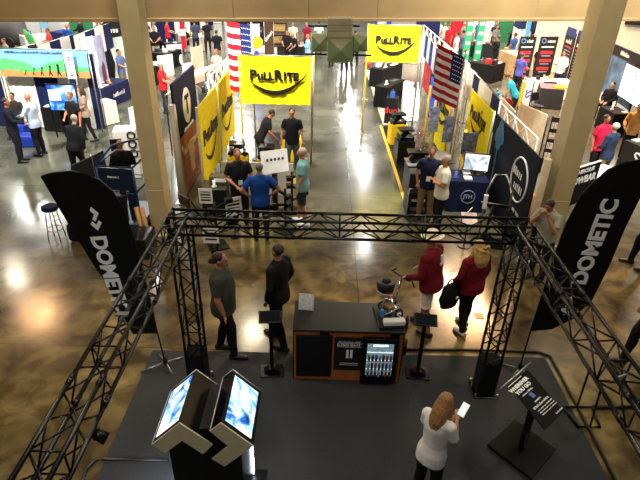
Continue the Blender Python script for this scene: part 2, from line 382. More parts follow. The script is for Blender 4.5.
# ================================================================== setting
def floor_material():
    m = bpy.data.materials.new('polished_concrete'); m.use_nodes = True
    nt = m.node_tree; N = nt.nodes; L = nt.links; b = N['Principled BSDF']
    tc = N.new('ShaderNodeTexCoord')
    def noise(s, d=6, dist=0):
        n = N.new('ShaderNodeTexNoise'); n.inputs['Scale'].default_value = s; n.inputs['Detail'].default_value = d; n.inputs['Distortion'].default_value = dist
        L.new(tc.outputs['Object'], n.inputs['Vector']); return n.outputs['Fac']
    def mth(op, a, c):
        n = N.new('ShaderNodeMath'); n.operation = op
        for i, v in enumerate((a, c)):
            if v is None: continue
            if isinstance(v, (int, float)): n.inputs[i].default_value = v
            else: L.new(v, n.inputs[i])
        return n.outputs[0]
    r = N.new('ShaderNodeValToRGB'); e = r.color_ramp
    e.elements[0].position = .32; e.elements[0].color = lin('4c3d26') + [1]
    e.elements[1].position = .68; e.elements[1].color = lin('9c8858') + [1]
    x = e.elements.new(.5); x.color = lin('76653f') + [1]
    L.new(noise(.55, 8, 1.2), r.inputs['Fac'])
    r2 = N.new('ShaderNodeValToRGB'); r2.color_ramp.elements[0].position = .4; r2.color_ramp.elements[0].color = lin('8c8470') + [1]
    r2.color_ramp.elements[1].position = .62; r2.color_ramp.elements[1].color = (1, 1, 1, 1)
    L.new(noise(2.6, 8, .6), r2.inputs['Fac'])
    mx = N.new('ShaderNodeMix'); mx.data_type = 'RGBA'; mx.blend_type = 'MULTIPLY'; mx.inputs[0].default_value = .8
    L.new(r.outputs['Color'], mx.inputs[6]); L.new(r2.outputs['Color'], mx.inputs[7])
    # greyer slabs beyond the near hall, darkened further in place of dimmer light
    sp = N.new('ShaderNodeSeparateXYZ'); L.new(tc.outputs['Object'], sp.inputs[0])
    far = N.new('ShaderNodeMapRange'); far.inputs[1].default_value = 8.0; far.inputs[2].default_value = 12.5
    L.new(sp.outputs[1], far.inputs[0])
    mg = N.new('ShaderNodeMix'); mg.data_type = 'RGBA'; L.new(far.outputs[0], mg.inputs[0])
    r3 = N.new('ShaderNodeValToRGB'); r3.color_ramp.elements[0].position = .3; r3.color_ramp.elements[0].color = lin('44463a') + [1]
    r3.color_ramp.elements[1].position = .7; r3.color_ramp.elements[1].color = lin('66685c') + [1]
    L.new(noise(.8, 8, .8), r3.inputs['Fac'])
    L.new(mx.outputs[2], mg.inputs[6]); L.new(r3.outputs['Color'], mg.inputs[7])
    # saw cut joints
    def joint(o, off, per, w):
        a = mth('SUBTRACT', o, off); a = mth('DIVIDE', a, per); a = mth('FRACT', mth('ADD', a, 100), None); a = mth('SUBTRACT', a, .5)
        a = mth('ABSOLUTE', a, None); return mth('GREATER_THAN', a, .5 - w / per)
    j = mth('MAXIMUM', joint(sp.outputs[0], .68, 6.1, .012), joint(sp.outputs[1], 6.17, 2.95, .012))
    mj = N.new('ShaderNodeMix'); mj.data_type = 'RGBA'; L.new(mth('MULTIPLY', j, .6), mj.inputs[0])
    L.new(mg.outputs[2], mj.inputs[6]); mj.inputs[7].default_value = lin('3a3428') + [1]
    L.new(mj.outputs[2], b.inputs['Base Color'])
    rr = N.new('ShaderNodeMapRange'); rr.inputs[3].default_value = .08; rr.inputs[4].default_value = .26
    L.new(noise(1.6, 6, .5), rr.inputs[0]); L.new(rr.outputs[0], b.inputs['Roughness'])
    bp = N.new('ShaderNodeBump'); bp.inputs['Strength'].default_value = .05; bp.inputs['Distance'].default_value = .02
    L.new(noise(2.2, 4), bp.inputs['Height']); L.new(bp.outputs['Normal'], b.inputs['Normal'])
    return m
struct(MB().box((0, 32, -.05), (110, 84, .1)).obj('floor', floor_material()))

def carpet_material():
    m = M('carpet_grey', '303234', .75, 0, .16, 60, .3, spec=.35); return m
cp = MB().slab([(-2.55, .3, .012), (3.49, .3, .012), (3.49, 6.18, .012), (-2.55, 6.10, .012)], .011).obj('booth_carpet', carpet_material())
tag(cp, 'dark grey booth carpet laid on the concrete under the black truss frame', 'carpet')

# columns and beam of the mezzanine side
def column(name, x, y, w, d):
    mb = MB(); mb.box((x, y, 3.0), (w, d, 6.0)); mb.box((x, y, .02), (w + .12, d + .12, .04))
    mb.box((x, y - d / 2 - .004, 1.05), (w + .01, .01, .012))
    return struct(mb.obj(name, BEIGE, bevel=.02))
column('trim_1', -3.42, 9.86, .36, .40); column('trim_2', 4.80, 9.92, .40, .52)
mb = MB(); mb.box((0, .18, 1.2), (70, .34, 2.3)); mb.box((0, .02, .03), (70, .10, .06))
for x in (-5.6, -1.3, .12, 1.5, 4.9, 9): mb.box((x, .008, 1.0), (.012, .012, 1.9))
bm_ = struct(mb.obj('trim_3', M('beam_tan_paint', '9c8258', .5, 0, .08, 2), bevel=.012)); bm_.location = (-.5, 10.78, 4.18); bm_.rotation_euler = (0, 0, .203)

# ================================================================== truss frame
TW = .22
def lattice(mb, a, b, u, w, r=.0085, step=.24):
    """zigzag bracing between chord lines a..b and the same line offset by u*w"""
    a = Vector(a); b = Vector(b); n = max(2, int((b - a).length / step)); u = Vector(u) * w
    for i in range(n):
        p = a.lerp(b, i / n); q = a.lerp(b, (i + 1) / n)
        mb.tube([p, q + u] if i % 2 == 0 else [p + u, q], r, 6)
        if i % 4 == 0: mb.tube([p, p + u], r, 6)
def truss_piece(name, root, a, b, u, v):
    a = Vector(a); b = Vector(b); u = Vector(u); v = Vector(v)
    m = MB(); dd = (b - a).normalized()
    def ring_(e):
        c = [e, e + u * TW, e + (u + v) * TW, e + v * TW]; return MB().tube(c + [c[0]], .016, 8)
    part = ring_(a + dd * .02).obj(name, TRUSS, root); ring_(b - dd * .02).obj('end_frame', TRUSS, part)
    for i in (0, 1):
        for j in (0, 1):
            o = u * TW * i + v * TW * j; MB().tube([a + o, b + o], .018, 10).obj('chord', TRUSS, part)
    for o, w_ in ((Vector(), u), (v * TW, u), (Vector(), v), (u * TW, v)):
        m = MB(); lattice(m, a + o, b + o, w_, TW); m.obj('lattice', TRUSS, part)
    k = int((b - a).length / 1.5)
    for i in range(1, k + 1):
        c = a.lerp(b, i / (k + 1))
        for ii in (0, 1):
            for jj in (0, 1):
                o = u * TW * ii + v * TW * jj; d = (b - a).normalized() * .05; MB().tube([c + o - d, c + o + d], .023, 10).obj('coupler', TRUSS, part)
    return part
tr = thing('stage_truss', 'black box truss frame on tall towers around the booth', 'truss', (0, 5.5, 0))
X0, X1, YB, ZT = -1.80, 2.24, 5.35, 2.70 - TW
off = Vector((0, 5.5, 0))
def L_(x, y, z): return Vector((x, y, z)) - off
truss_piece('beam', tr, L_(X0, YB, ZT), L_(X1 + TW, YB, ZT), (0, 1, 0), (0, 0, 1))
truss_piece('beam', tr, L_(X0, .2, ZT), L_(X0, YB, ZT), (1, 0, 0), (0, 0, 1))
truss_piece('beam', tr, L_(X1, .2, ZT), L_(X1, YB, ZT), (1, 0, 0), (0, 0, 1))
for x in (X0, X1):
    t = truss_piece('tower', tr, L_(x, YB, .03), L_(x, YB, ZT), (1, 0, 0), (0, 1, 0))
    MB().box(L_(x + TW / 2, YB + TW / 2, .022), (.34, .34, .03)).obj('base_plate', TRUSS, t, bevel=.004)
    for sx in (-1, 1):
        for sy in (-1, 1): MB().cyl(L_(x + TW / 2 + sx * .15, YB + TW / 2 + sy * .15, .035), .016, .05, 10).obj('bolt', SIL, t)
# black cabinet-like cover at the foot of the right tower
mb = MB(); mb.box(L_(X1 + .11, YB + .11, .32), (.25, .25, .56)); mb.obj('foot_cover', BLKCL, tr)
mb = MB(); mb.box(L_(X0 + .11, YB + .11, .32), (.25, .25, .56)); mb.obj('foot_cover', BLKCL, tr)
def spotlight(x, y, label, rz=0):
    r = thing('spotlight', label, 'spotlight', (x, y, ZT), rz); r.scale = (.65, .65, .65)
    MB().tube([(0, 0, .01), (0, 0, -.08)], .012).obj('clamp', BLKM, r)
    MB().loft([((-.06, 0, -.10), .05, .05), ((.02, .0, -.14), .065, .065), ((.10, 0, -.19), .075, .075)], 16).obj('housing', BLKM, r)
    MB().torus((0, 0, -.12), .075, .008, 'X', 16, 6, -.2, PI + .2).obj('yoke', BLKM, r)
spotlight(X0 + TW, 2.55, 'small black spotlight hung under the left truss beam')
t = MB().box((0, 0, 0), (.16, .004, .11)).obj('paper_tag', PAPER, loc=(X1 + .1, 3.06, ZT + .1)); t.rotation_euler = (.3, .2, .5); tag(t, 'white paper tag caught inside the right truss beam', 'tag')
t = MB().box((0, 0, 0), (.10, .05, .02)).obj('silver_clip', SIL, loc=(X0 + TW / 2, 3.55, ZT + TW)); tag(t, 'shiny silver clip fixed across the left truss beam', 'clip')

# ================================================================== feather flags
LOGO_A = [(0, 0), (28, 22), (60, 0), (50, -10), (30, 5), (14, -8)]
def feather(name, label, y, outline, pole, base, txt, logo, rz, feet):
    bx = base
    r = thing(name, label, 'flag', (bx, y, 0))
    lo = [(p[0] - bx, p[1]) for p in outline]
    MB().prism(lo, -.006, .006).obj('flag_fabric', M('black_flag_cloth', '0a0a0b', .8, 0, .2, 6, .3, spec=.2), r)
    MB().tube([(p[0] - bx, .012, p[1]) for p in pole], .012, 8).obj('pole', BLKM, r)
    f = MB().cyl((0, 0, .05), .03, .12, 12).obj('foot_hub', BLKM, r)
    for (dx, dy) in feet: MB().tube([(0, 0, .07), (dx, dy, .02)], .012, 8).obj('leg', SIL, r)
    for s, x, z, size, rot, b in txt: text(s, r, x - bx, -.016, z, size, WPRINT, b, rot, 1.0)
    m = MB()
    for pts in logo: m.prism([(p[0] - bx, p[1]) for p in pts], -.018, -.010)
    m.obj('logo', WPRINT, r)
    return r
def PX(px, py, y):
    g = GY(px, py, y); return (g.x, g.z)
yl = 5.78
out = [PX(*p, yl) for p in [(41, 177), (52, 173.5), (70, 171.5), (86, 174.5), (100, 181), (113, 193), (123, 210), (131, 232), (140, 262), (149, 298), (157, 333), (133, 334), (119, 308), (107, 284), (92, 262), (76, 236), (58, 206)]]
pole = [PX(*p, yl) for p in [(166, 366), (157, 333), (149, 298), (140, 262), (131, 232), (123, 210), (113, 193), (100, 181), (86, 174.5), (70, 171.5), (52, 173.5), (41, 177)]]
def dir_frame(p, q):
    a = Vector(PX(*p, yl if p[0] < 320 else yr)); b = Vector(PX(*q, yl if p[0] < 320 else yr)); return a, b
yr = 5.86
def chevrons(c, u, s):
    """the double chevron mark, u = reading direction in the plane"""
    u = Vector(u).normalized(); v = Vector((-u.y, u.x))
    A = [(80, 350), (183, 270), (305, 350), (270, 385), (193, 335), (130, 380)]; Bq = [(295, 300), (335, 270), (455, 355), (350, 430), (302, 402), (363, 355)]
    res = []
    for P in (A, Bq): res.append([tuple(Vector(c) + u * ((x - 268) / 375 * s) + v * ((345 - y) / 375 * s)) for x, y in P])
    return res
a = Vector(PX(95.5, 230, yl)); b = Vector(PX(124, 316, yl)); d = (b - a)
ang = -math.atan2(d.y, d.x)
mid = (a + b) / 2
feather('feather_flag', 'black feather flag with white lettering left of the truss', yl, out, pole, PX(166, 366, yl)[0],
        [('DOMETIC', mid.x, mid.y, .275, ang, .011)], chevrons(PX(95.5, 218.5, yl), d, .33), 0, [(-.33, -.16), (-.16, .22), (.22, .18), (.15, -.18)])
out = [PX(*p, yr) for p in [(668, 171), (655, 163), (640, 160), (624, 163), (609, 170), (594, 183), (581, 197), (568, 222), (556, 253), (545, 288), (531, 331), (552, 329), (572, 319), (592, 300), (610, 264), (626, 226), (640, 198), (654, 185)]]
pole = [PX(*p, yr) for p in [(519, 371), (531, 331), (545, 288), (556, 253), (568, 222), (581, 197), (594, 183), (609, 170), (624, 163), (640, 160), (655, 163), (668, 171)]]
a = Vector(PX(577, 286, yr)); b = Vector(PX(613, 196, yr)); d = b - a; mid = (a + b) / 2
feather('feather_flag', 'black feather flag with white lettering right of the truss', yr, out, pole, PX(519, 371, yr)[0],
        [('DOMETIC', mid.x, mid.y, .285, -math.atan2(d.y, d.x), .011)], chevrons(PX(567, 305, yr), d, .33), 0, [(-.2, .14), (-.12, -.1), (.12, .24), (.16, -.12)])

# ================================================================== logo shaped screen kiosk
ky = 3.36
A = [(80, 350), (183, 270), (305, 350), (270, 385), (193, 335), (130, 380)]; Bq = [(295, 300), (335, 270), (455, 355), (350, 430), (302, 402), (363, 355)]
def kp(P): return [PX(130 + x / 3.694, 350 + y / 3.694, ky) for x, y in P]
kx = -.98
ks = thing('screen_kiosk', 'black kiosk with two chevron heads carrying lit screens', 'kiosk', (kx, ky + .35, 0))
CAPM = M('kiosk_champagne_metal', 'dccfa8', .4, .0, .04); EDGE = M('kiosk_light_edge', 'dcdce0', .25, .3, .02)
def screen_mat(name, cols, s, e, seed):
    m = bpy.data.materials.new(name); m.use_nodes = True; nt = m.node_tree; b = nt.nodes['Principled BSDF']
    tc = nt.nodes.new('ShaderNodeTexCoord'); mp = nt.nodes.new('ShaderNodeMapping'); mp.inputs['Location'].default_value = (seed, seed, seed)
    nz = nt.nodes.new('ShaderNodeTexNoise'); nz.inputs['Scale'].default_value = s; nz.inputs['Detail'].default_value = 4; nz.inputs['Distortion'].default_value = .8
    r = nt.nodes.new('ShaderNodeValToRGB'); r.color_ramp.elements[0].color = lin(cols[0]) + [1]; r.color_ramp.elements[0].position = .3
    r.color_ramp.elements[1].color = lin(cols[-1]) + [1]; r.color_ramp.elements[1].position = .62
    for i, c in enumerate(cols[1:-1]): r.color_ramp.elements.new(.3 + .32 * (i + 1) / (len(cols) - 1)).color = lin(c) + [1]
    nt.links.new(tc.outputs['Object'], mp.inputs['Vector']); nt.links.new(mp.outputs[0], nz.inputs['Vector']); nt.links.new(nz.outputs['Fac'], r.inputs['Fac'])
    b.inputs['Base Color'].default_value = (.01, .01, .01, 1); b.inputs['Roughness'].default_value = .2
    nt.links.new(r.outputs['Color'], b.inputs['Emission Color']); b.inputs['Emission Strength'].default_value = e
    return m
SCR = screen_mat('kiosk_screen_picture', ['0c1038', '2f6fd0', '9fd0f0', 'f4f8ff', 'ffffff'], 5, 1.6, 3)
for P, seg in ((A, 0), (Bq, 1)):
    pts = [(x - kx, z) for x, z in kp(P)]
    root = MB().prism(pts, -.35 + .012, .35).obj('chevron_head', M('kiosk_gloss_black', '0a0a0b', .22), ks)
    MB().prism(pts, -.352, -.338).obj('end_cap', CAPM, root)
    # light edging around the back rim
    m = MB()
    for i in range(3): m.tube([(pts[i][0], .35, pts[i][1]), (pts[(i + 1)][0], .35, pts[i + 1][1])] if i < 2 else [(pts[0][0], .35, pts[0][1]), (pts[0][0], -.35, pts[0][1])], .006, 6)
    m.obj('rim', EDGE, root)
    i0 = 0 if seg == 0 else 1
    a, b = Vector((pts[i0][0], 0, pts[i0][1])), Vector((pts[i0 + 1][0], 0, pts[i0 + 1][1])); u = (b - a); n = Vector((-u.z, 0, u.x)).normalized()
    if n.z < 0: n = -n
    p = lambda s, y: a + u * s + n * .004 + Vector((0, y, 0))
    m = MB(); q = [p(.10, -.29), p(.90, -.29), p(.90, .30), p(.10, .30)]; m.slab(q, .003); m.obj('screen', SCR, root)
m = MB(); m.loft([((-.02, -.02, .0), .27, .20, (0, 0, 1)), ((-.02, -.02, .06), .27, .20, (0, 0, 1))], 4, smooth=False); m.bm.free()
pl = PX(130 + 145 / 3.694, 470, ky); pr = PX(130 + 410 / 3.694, 470, ky)
MB().prism([(pl[0] - kx, .02), (pr[0] - kx, .02), (pr[0] - kx, 1.20), (pr[0] - kx - .10, 1.34), (-.02, 1.46), (pl[0] - kx + .12, 1.42), (pl[0] - kx, 1.33)], -.28, .30).obj('pedestal', BLK, ks, bevel=.01)
MB().box((0, 0, .015), (.8, .7, .03)).obj('base', BLKM, ks)
MB().box((pr[0] - kx + .012, .27, .50), (.014, .035, .85)).obj('added_glow_panel', M('kiosk_added_glow', 'dce8ff', .3, 0, 0, emit=22), ks)  # glowing strip added to throw the bright glow onto the carpet
MB().box((pl[0] - kx - .012, .0, .30), (.016, .40, .45)).obj('added_glow_panel', M('kiosk_added_glow', 'dce8ff'), ks)  # second added panel, sharing the glowing material

# ================================================================== reception counter
cx0, cx1, cyF, chh = -.35, 1.15, 5.55, .93
WOOD = M('counter_wood', 'b4622c', .4, 0, .2, 5)
ct = thing('reception_counter', 'wooden reception counter with black panels and black top', 'counter', ((cx0 + cx1) / 2, cyF + .32, 0))
wd = cx1 - cx0
MB().box((0, 0, chh / 2 - .0), (wd, .6, chh - .04)).obj('cabinet_body', WOOD, ct, bevel=.004)
MB().box((0, .0, chh + .0), (wd + .03, .66, .035)).obj('counter_top', M('counter_black_top', '20221f', .38), ct, bevel=.004)
MB().box((-wd / 2 - .008, 0, chh / 2), (.012, .6, chh - .05)).obj('side_panel', BLK, ct)
MB().box((wd / 2 + .008, 0, chh / 2), (.012, .6, chh - .05)).obj('side_panel', BLK, ct)
fy = -.30
MB().box((-wd / 2 + .28, fy - .012, .475), (.50, .03, .74)).obj('door', BLK, ct, bevel=.004)
d = MB().box((.02, fy - .012, .53), (.42, .02, .58)).obj('info_panel', PRINT, ct)
marks(d, .02, fy - .026, .755, .30, .022, WPRINT, 3); marks(d, .02, fy - .026, .70, .34, .042, WPRINT, 2)
m = MB(); m.box((.02, fy - .026, .73), (.34, .002, .004)); m.box((.02, fy - .026, .665), (.34, .002, .004))
for i in (-.025, .03): m.box((.02 + i, fy - .026, .54), (.035, .002, .15))
for z in (.37, .34): m.box((.02, fy - .026, z), (.26, .002, .006))
m.obj('printed_picture', WPRINT, d)
for x in (-wd / 2 + .42, wd / 2 - .12): MB().box((x, fy - .012, chh - .052), (.13, .015, .03)).obj('lock', BLKM, ct)
fr = thing('glass_door_fridge', 'small black fridge with a lit glass door set in the counter', 'fridge', (cx1 - .31, cyF - .03, .06), 0)
MB().box((0, .0, .40), (.50, .06, .80)).obj('door_frame', M('fridge_black', '080808', .25), fr, bevel=.008)
inn = MB().box((0, -.034, .44), (.36, .008, .56)).obj('lit_interior', M('fridge_glow', '8fa8b4', .5, 0, .3, 18, emit=.42), fr)
for z in (.28, .44, .58): MB().box((0, -.042, z), (.36, .008, .012)).obj('shelf', M('shelf_glass', 'e8f2f6', .2, 0, 0, emit=.8), inn)
MB().box((.0, -.042, .70), (.20, .008, .022)).obj('light_strip', M('fridge_light', 'bfeaff', .3, 0, 0, emit=3), inn)
fc = ['2c6a40', 'a8452c', '20242a', '8a9aa0', '2a4a78', '5a3a20']
rows = {.286: 'top', .446: 'x', .152: 'y'}
for zi, (z, hh) in enumerate(((.16, .09), (.286, .11), (.446, .10))):
    for i in range(7):
        o = MB().cyl((0, 0, 0), .018, hh, 10).obj('drink_can', paint(fc[(i * 5 + zi * 3) % 6]), loc=(fr.location.x - .15 + i * .05, fr.location.y - .062, .06 + z + .0))
        tag(o, 'small drink can in a row on the %s fridge shelf' % ('bottom', 'middle', 'upper')[zi], 'can', 'drink cans on the %s fridge shelf' % ('bottom', 'middle', 'upper')[zi])
# leaflet holder
lh = thing('leaflet_holder', 'acrylic holder with white leaflets on the left end of the counter', 'leaflet holder', (-.20, cyF + .42, chh + .018), -.1)
MB().slab([(-.11, 0, .0), (.11, 0, .0), (.11, .05, .24), (-.11, .05, .24)], .004).obj('stand', M('acrylic', 'c8ccd0', .1), lh)
MB().slab([(-.10, -.006, .02), (.10, -.006, .02), (.10, .045, .26), (-.10, .045, .26)], .004).obj('leaflet', M('leaflet_print', 'e8e8e4', .6, 0, .25, 30), lh)

# ================================================================== tablet stands
def tablet_stand(x, y, rz, label):
    r = thing('tablet_stand', label, 'stand', (x, y, .013), rz)
    MB().prism([(-.17, 0), (.17, 0), (.17, .02), (-.17, .02)], -.13, .13).obj('base', BLKM, r, bevel=.006)
    MB().prism([(-.12, .02), (.12, .02), (.035, .09), (-.035, .09)], -.06, .06).obj('foot_cone', BLKM, r)
    MB().box((0, .02, .52), (.055, .035, .9)).obj('pole', BLKM, r, bevel=.004)
    t = MB().box((0, 0, 1.0), (.32, .20, .025), m=Matrix.Rotation(.35, 3, 'X')).obj('tablet_holder', BLK, r, bevel=.008)
    MB().box((0, -.004, 1.014), (.26, .16, .006), m=Matrix.Rotation(.35, 3, 'X')).obj('screen', M('dark_screen', '101418', .15), t)
    return r
tablet_stand(-.68, 5.72, .1, 'slim black tablet stand left of the wooden counter')
tablet_stand(1.46, 5.75, -.1, 'slim black tablet stand right of the wooden counter')

# ================================================================== sign lectern (right)
g = GZ(521, 450, 0)
lec = thing('information_lectern', 'black information lectern with a tilted sign on a square base plate', 'lectern', (g.x, g.y, .013), 0)
base = [GZ(487, 446, .05), GZ(515, 421, .05), GZ(555, 451, .05), GZ(531, 480, .05)]
MB().slab([(p.x - g.x, p.y - g.y, .035) for p in base][::-1], -.035).obj('base_plate', BLKM, lec)
sp_ = [GZ(509, 385, 1.12), GZ(527.5, 369, 1.20), GZ(563, 411, 1.12), GZ(545, 430, 1.04)]   # tl tr br bl as read
loc = lambda p: Vector((p.x - g.x, p.y - g.y, p.z - .013))
tl, trr, br, bl = [loc(p) for p in sp_]
ctr = (tl + trr + br + bl) / 4
MB().tube([(0, 0, .03), (ctr.x, ctr.y, ctr.z - .03)], .045, 12).obj('post', BLKM, lec)
sg = MB().slab([bl, br, trr, tl], .02).obj('sign_panel', M('sign_black', '0c0b0b', .75, spec=.2), lec)
ux = (trr - tl).normalized(); uy = (tl - bl); uy = (uy - ux * uy.dot(ux)).normalized(); un = ux.cross(uy)
W_ = (trr - tl).length; H_ = (tl - bl).length
def on_sign(s, cx, cy, size, bold=0, name='lettering'):
    me = text_mesh(s, size, bold, .001, 1, WPRINT); o = bpy.data.objects.new(name, me); C.objects.link(o); o.parent = sg
    c = ctr + ux * cx + uy * cy + un * .004
    o.matrix_local = Matrix(((ux.x, uy.x, un.x, c.x), (ux.y, uy.y, un.y, c.y), (ux.z, uy.z, un.z, c.z), (0, 0, 0, 1)))
on_sign('WHEREVER', .0, H_ * .36, .058, .0035); on_sign('YOU GO', .0, H_ * .26, .058, .0035); on_sign('DOMETIC', 0, -.03, .022, .001); 
def sign_marks(cx, cy, w, h, words):
    o = marks(sg, 0, 0, 0, w, h, WPRINT, words); c = ctr + ux * cx + uy * cy + un * .004
    o.matrix_local = Matrix(((ux.x, -un.x, uy.x, c.x), (ux.y, -un.y, uy.y, c.y), (ux.z, -un.z, uy.z, c.z), (0, 0, 0, 1)))
sign_marks(0, H_ * .17, .18, .02, 2); sign_marks(0, -.075, .26, .028, 1)
for cy_ in (-.12, -.15, -.18): sign_marks(0, cy_, .24, .012, 5)
sign_marks(.06, -H_ * .42, .12, .02, 1)
def sbox(cx, cy, w, h, mat, name):
    m = MB(); R3 = Matrix((ux, uy, un)).transposed(); m.box(ctr + ux * cx + uy * cy + un * .004, (w, h, .003), m=R3); m.obj(name, mat, sg)
sbox(-.0, .045, .05, .07, paint('5a6aa8'), 'printed_picture'); sbox(0, H_ * .455, W_ * .7, .008, WPRINT, 'printed_line')
m = MB()
m.tube([tl + uy * .03 - ux * .12, trr + uy * .03 + ux * .10], .012, 8); m.obj('light_bar', SIL, lec)

# black cables taped on the floor
def cable(pts, r, label, mat=BLK):
    o = MB().tube([Vector(p) for p in pts], r, 8).obj('cable', mat); return tag(o, label, 'cable')
cable([(1.3, 6.26, .02), (2.4, 6.30, .02), (3.42, 6.30, .02), (3.58, 6.2, .02), (3.58, 5.2, .02), (3.57, 4.2, .02), (3.56, 2.8, .02)], .02, 'thick black cable running along the back and right edge of the carpet')
gp = [GZ(168, 460, .024), GZ(104, 459, .024), GZ(94, 461, .02), GZ(86, 470, .02), GZ(78, 492, .02)]
cable([(p.x, p.y, p.z) for p in gp], .018, 'black cable crossing the left carpet edge near the kiosk')
# low black tube stand beside the right carpet edge, with a bar leading off to the right
ts = thing('tube_stand', 'low black tube stand just right of the carpet edge', 'stand', (4.05, 5.02, 0))
def ql(px, py, z): p = GZ(px, py, z); return (p.x - 4.05, p.y - 5.02, p.z)
q = [ql(563, 407, .03), ql(578, 427, .03), ql(600, 427, .03), ql(592, 407, .03)]
MB().tube(q + [q[0]], .02, 8).obj('base_frame', BLKM, ts)
MB().tube([ql(577, 407, .03), ql(590, 368, .9)], .014, 8).obj('leg', BLKM, ts); MB().tube([ql(590, 427, .03), ql(602, 385, .9)], .014, 8).obj('leg', BLKM, ts)
MB().tube([ql(590, 368, .9), ql(602, 385, .9)], .014, 8).obj('crossbar', BLKM, ts)
MB().tube([ql(592, 407, .03), ql(650, 407, .03)], .025, 8).obj('floor_bar', BLKM, ts)
o = MB().slab([GZ(517, 305.5, .003), GZ(531, 307, .003), GZ(532.5, 313.5, .003), GZ(519, 313, .003)][::-1], .002).obj('floor_box_cover', M('floor_box', 'c8a878', .5, .3)); 
bpy.data.objects.remove(o)
fb = GZ(479, 316, 0)
o = MB().box((0, 0, .003), (.15, .15, .006)).obj('floor_box', M('brass_plate', '8a744a', .4, .5), loc=(fb.x, fb.y, .0)); tag(o, 'small square metal floor box on the concrete right of the red jackets', 'floor box')

# ================================================================== wheeled walker scooter with bags
g = GZ(391, 327, 0)
wk = thing('mobility_scooter', 'small mobility scooter with black basket and handlebar behind the counter', 'scooter', (1.13, 6.56, 0), -.2)
def wheel(x, y, r, parent):
    w = MB().torus((x, y, r), r * .78, r * .22, 'X', 20, 8).obj('wheel', TIRE, parent); MB().cyl((0, 0, 0), r * .5, .03, 14).obj('hub', CHR, w, loc=(x - .015, y, r)).rotation_euler = (0, PI / 2, 0)
for x, y in ((-.20, .33), (.24, .30), (-.20, -.28), (.26, -.28)): wheel(x, y, .12, wk)
m = MB()
m.tube([(-.17, .33, .14), (-.12, .05, .22), (-.17, -.28, .14)], .015); m.tube([(.22, .30, .14), (.16, .05, .22), (.22, -.28, .14)], .015)
m.tube([(-.14, .05, .22), (.16, .05, .22)], .015); m.tube([(0, .05, .22), (.03, .25, .55), (.06, .38, .92)], .02); m.tube([(0, -.1, .22), (.02, -.2, .50)], .018); m.tube([(-.17, -.28, .14), (.22, -.28, .14)], .012); m.tube([(-.17, .33, .14), (.22, .3, .14)], .012)
m.obj('frame', CHR, wk)
MB().tube([(.20, .30, .93), (.08, .36, .96), (-.04, .42, .98), (-.09, .40, 1.02), (-.02, .38, 1.08)], .014).obj('handlebar', BLK, wk)
MB().tube([(.28, .20, .90), (.24, .32, .93), (.06, .38, .93)], .014).obj('handlebar', BLK, wk)
MB().loft([((-.16, .32, .66), .10, .08, (0, 0, 1)), ((-.16, .32, .68), .13, .10, (0, 0, 1)), ((-.16, .32, .86), .155, .12, (0, 0, 1))], 18).obj('basket', M('basket_mesh_black', '17181a', .6, 0, .4, 60), wk)
MB().torus((-.16, .32, .68), .125, .012).obj('basket_rim', SIL, wk)
MB().loft([((.03, -.18, .50), .14, .12, (0, 0, 1)), ((.03, -.18, .56), .15, .14, (0, 0, 1)), ((.03, -.18, .58), .12, .11, (0, 0, 1))], 18).obj('seat', BLK, wk)
MB().box((.02, .05, .27), (.26, .34, .09)).obj('battery_box', M('scooter_box', 'cfcabc', .4, 0, .3, 20), wk, bevel=.02)
MB().box((.02, -.34, .20), (.34, .10, .05)).obj('footplate', M('scooter_white', 'dcdcd8', .4), wk, bevel=.01)
# chrome product model standing on the right end of the counter
pm_ = thing('display_model', 'chrome and white wheeled display model on the right end of the counter', 'display model', (.96, cyF + .31, chh + .018), .1); pm_.scale = (1.15, 1.05, 1.5)
MB().box((0, 0, .012), (.30, .50, .024)).obj('tray', BLK, pm_, bevel=.004)
MB().box((.03, -.19, .055), (.26, .10, .05)).obj('white_base', WHT, pm_, bevel=.012)
for (x, y, r_) in ((-.07, .10, .05), (.10, -.10, .055), (.08, .18, .05), (-.05, -.03, .045)):
    w_ = MB().torus((x, y, .04 + r_), r_ * .8, r_ * .22, 'Y', 18, 8).obj('wheel', TIRE, pm_); MB().cyl((0, 0, 0), r_ * .45, .03, 12).obj('hub', CHR, w_, loc=(x, y + .015, .04 + r_)).rotation_euler = (PI / 2, 0, 0)
for q in (((-.12, -.05, .05), (-.05, .1, .16), (.1, .2, .1)), ((.12, -.15, .07), (.02, .02, .2), (-.08, .2, .06)), ((-.1, .2, .05), (.0, .05, .22), (.12, 0, .05)), ((-.12, .1, .12), (.12, .12, .14)), ((-.1, -.12, .1), (.12, -.08, .15))): MB().tube(q, .010).obj('tube', CHR, pm_)
MB().box((.02, .03, .10), (.12, .12, .07), rz=.4).obj('motor', M('tan_metal', '9a7a5a', .4, .4), pm_, bevel=.015); MB().box((.03, .12, .17), (.06, .05, .05)).obj('red_cap', paint('c83c20'), pm_, bevel=.01); MB().box((-.11, -.12, .12), (.04, .04, .08)).obj('blue_cap', paint('2c80c0'), pm_, bevel=.01)
tag(MB().loft([((0, 0, .0), .08, .06, (0, 0, 1)), ((0, 0, .12), .10, .08, (0, 0, 1)), ((0, 0, .2), .06, .04, (0, 0, 1))], 14).obj('bag', cloth('101012'), loc=(1.04, 6.90, .69)), 'black cloth bag sitting in the scooter basket', 'bag')

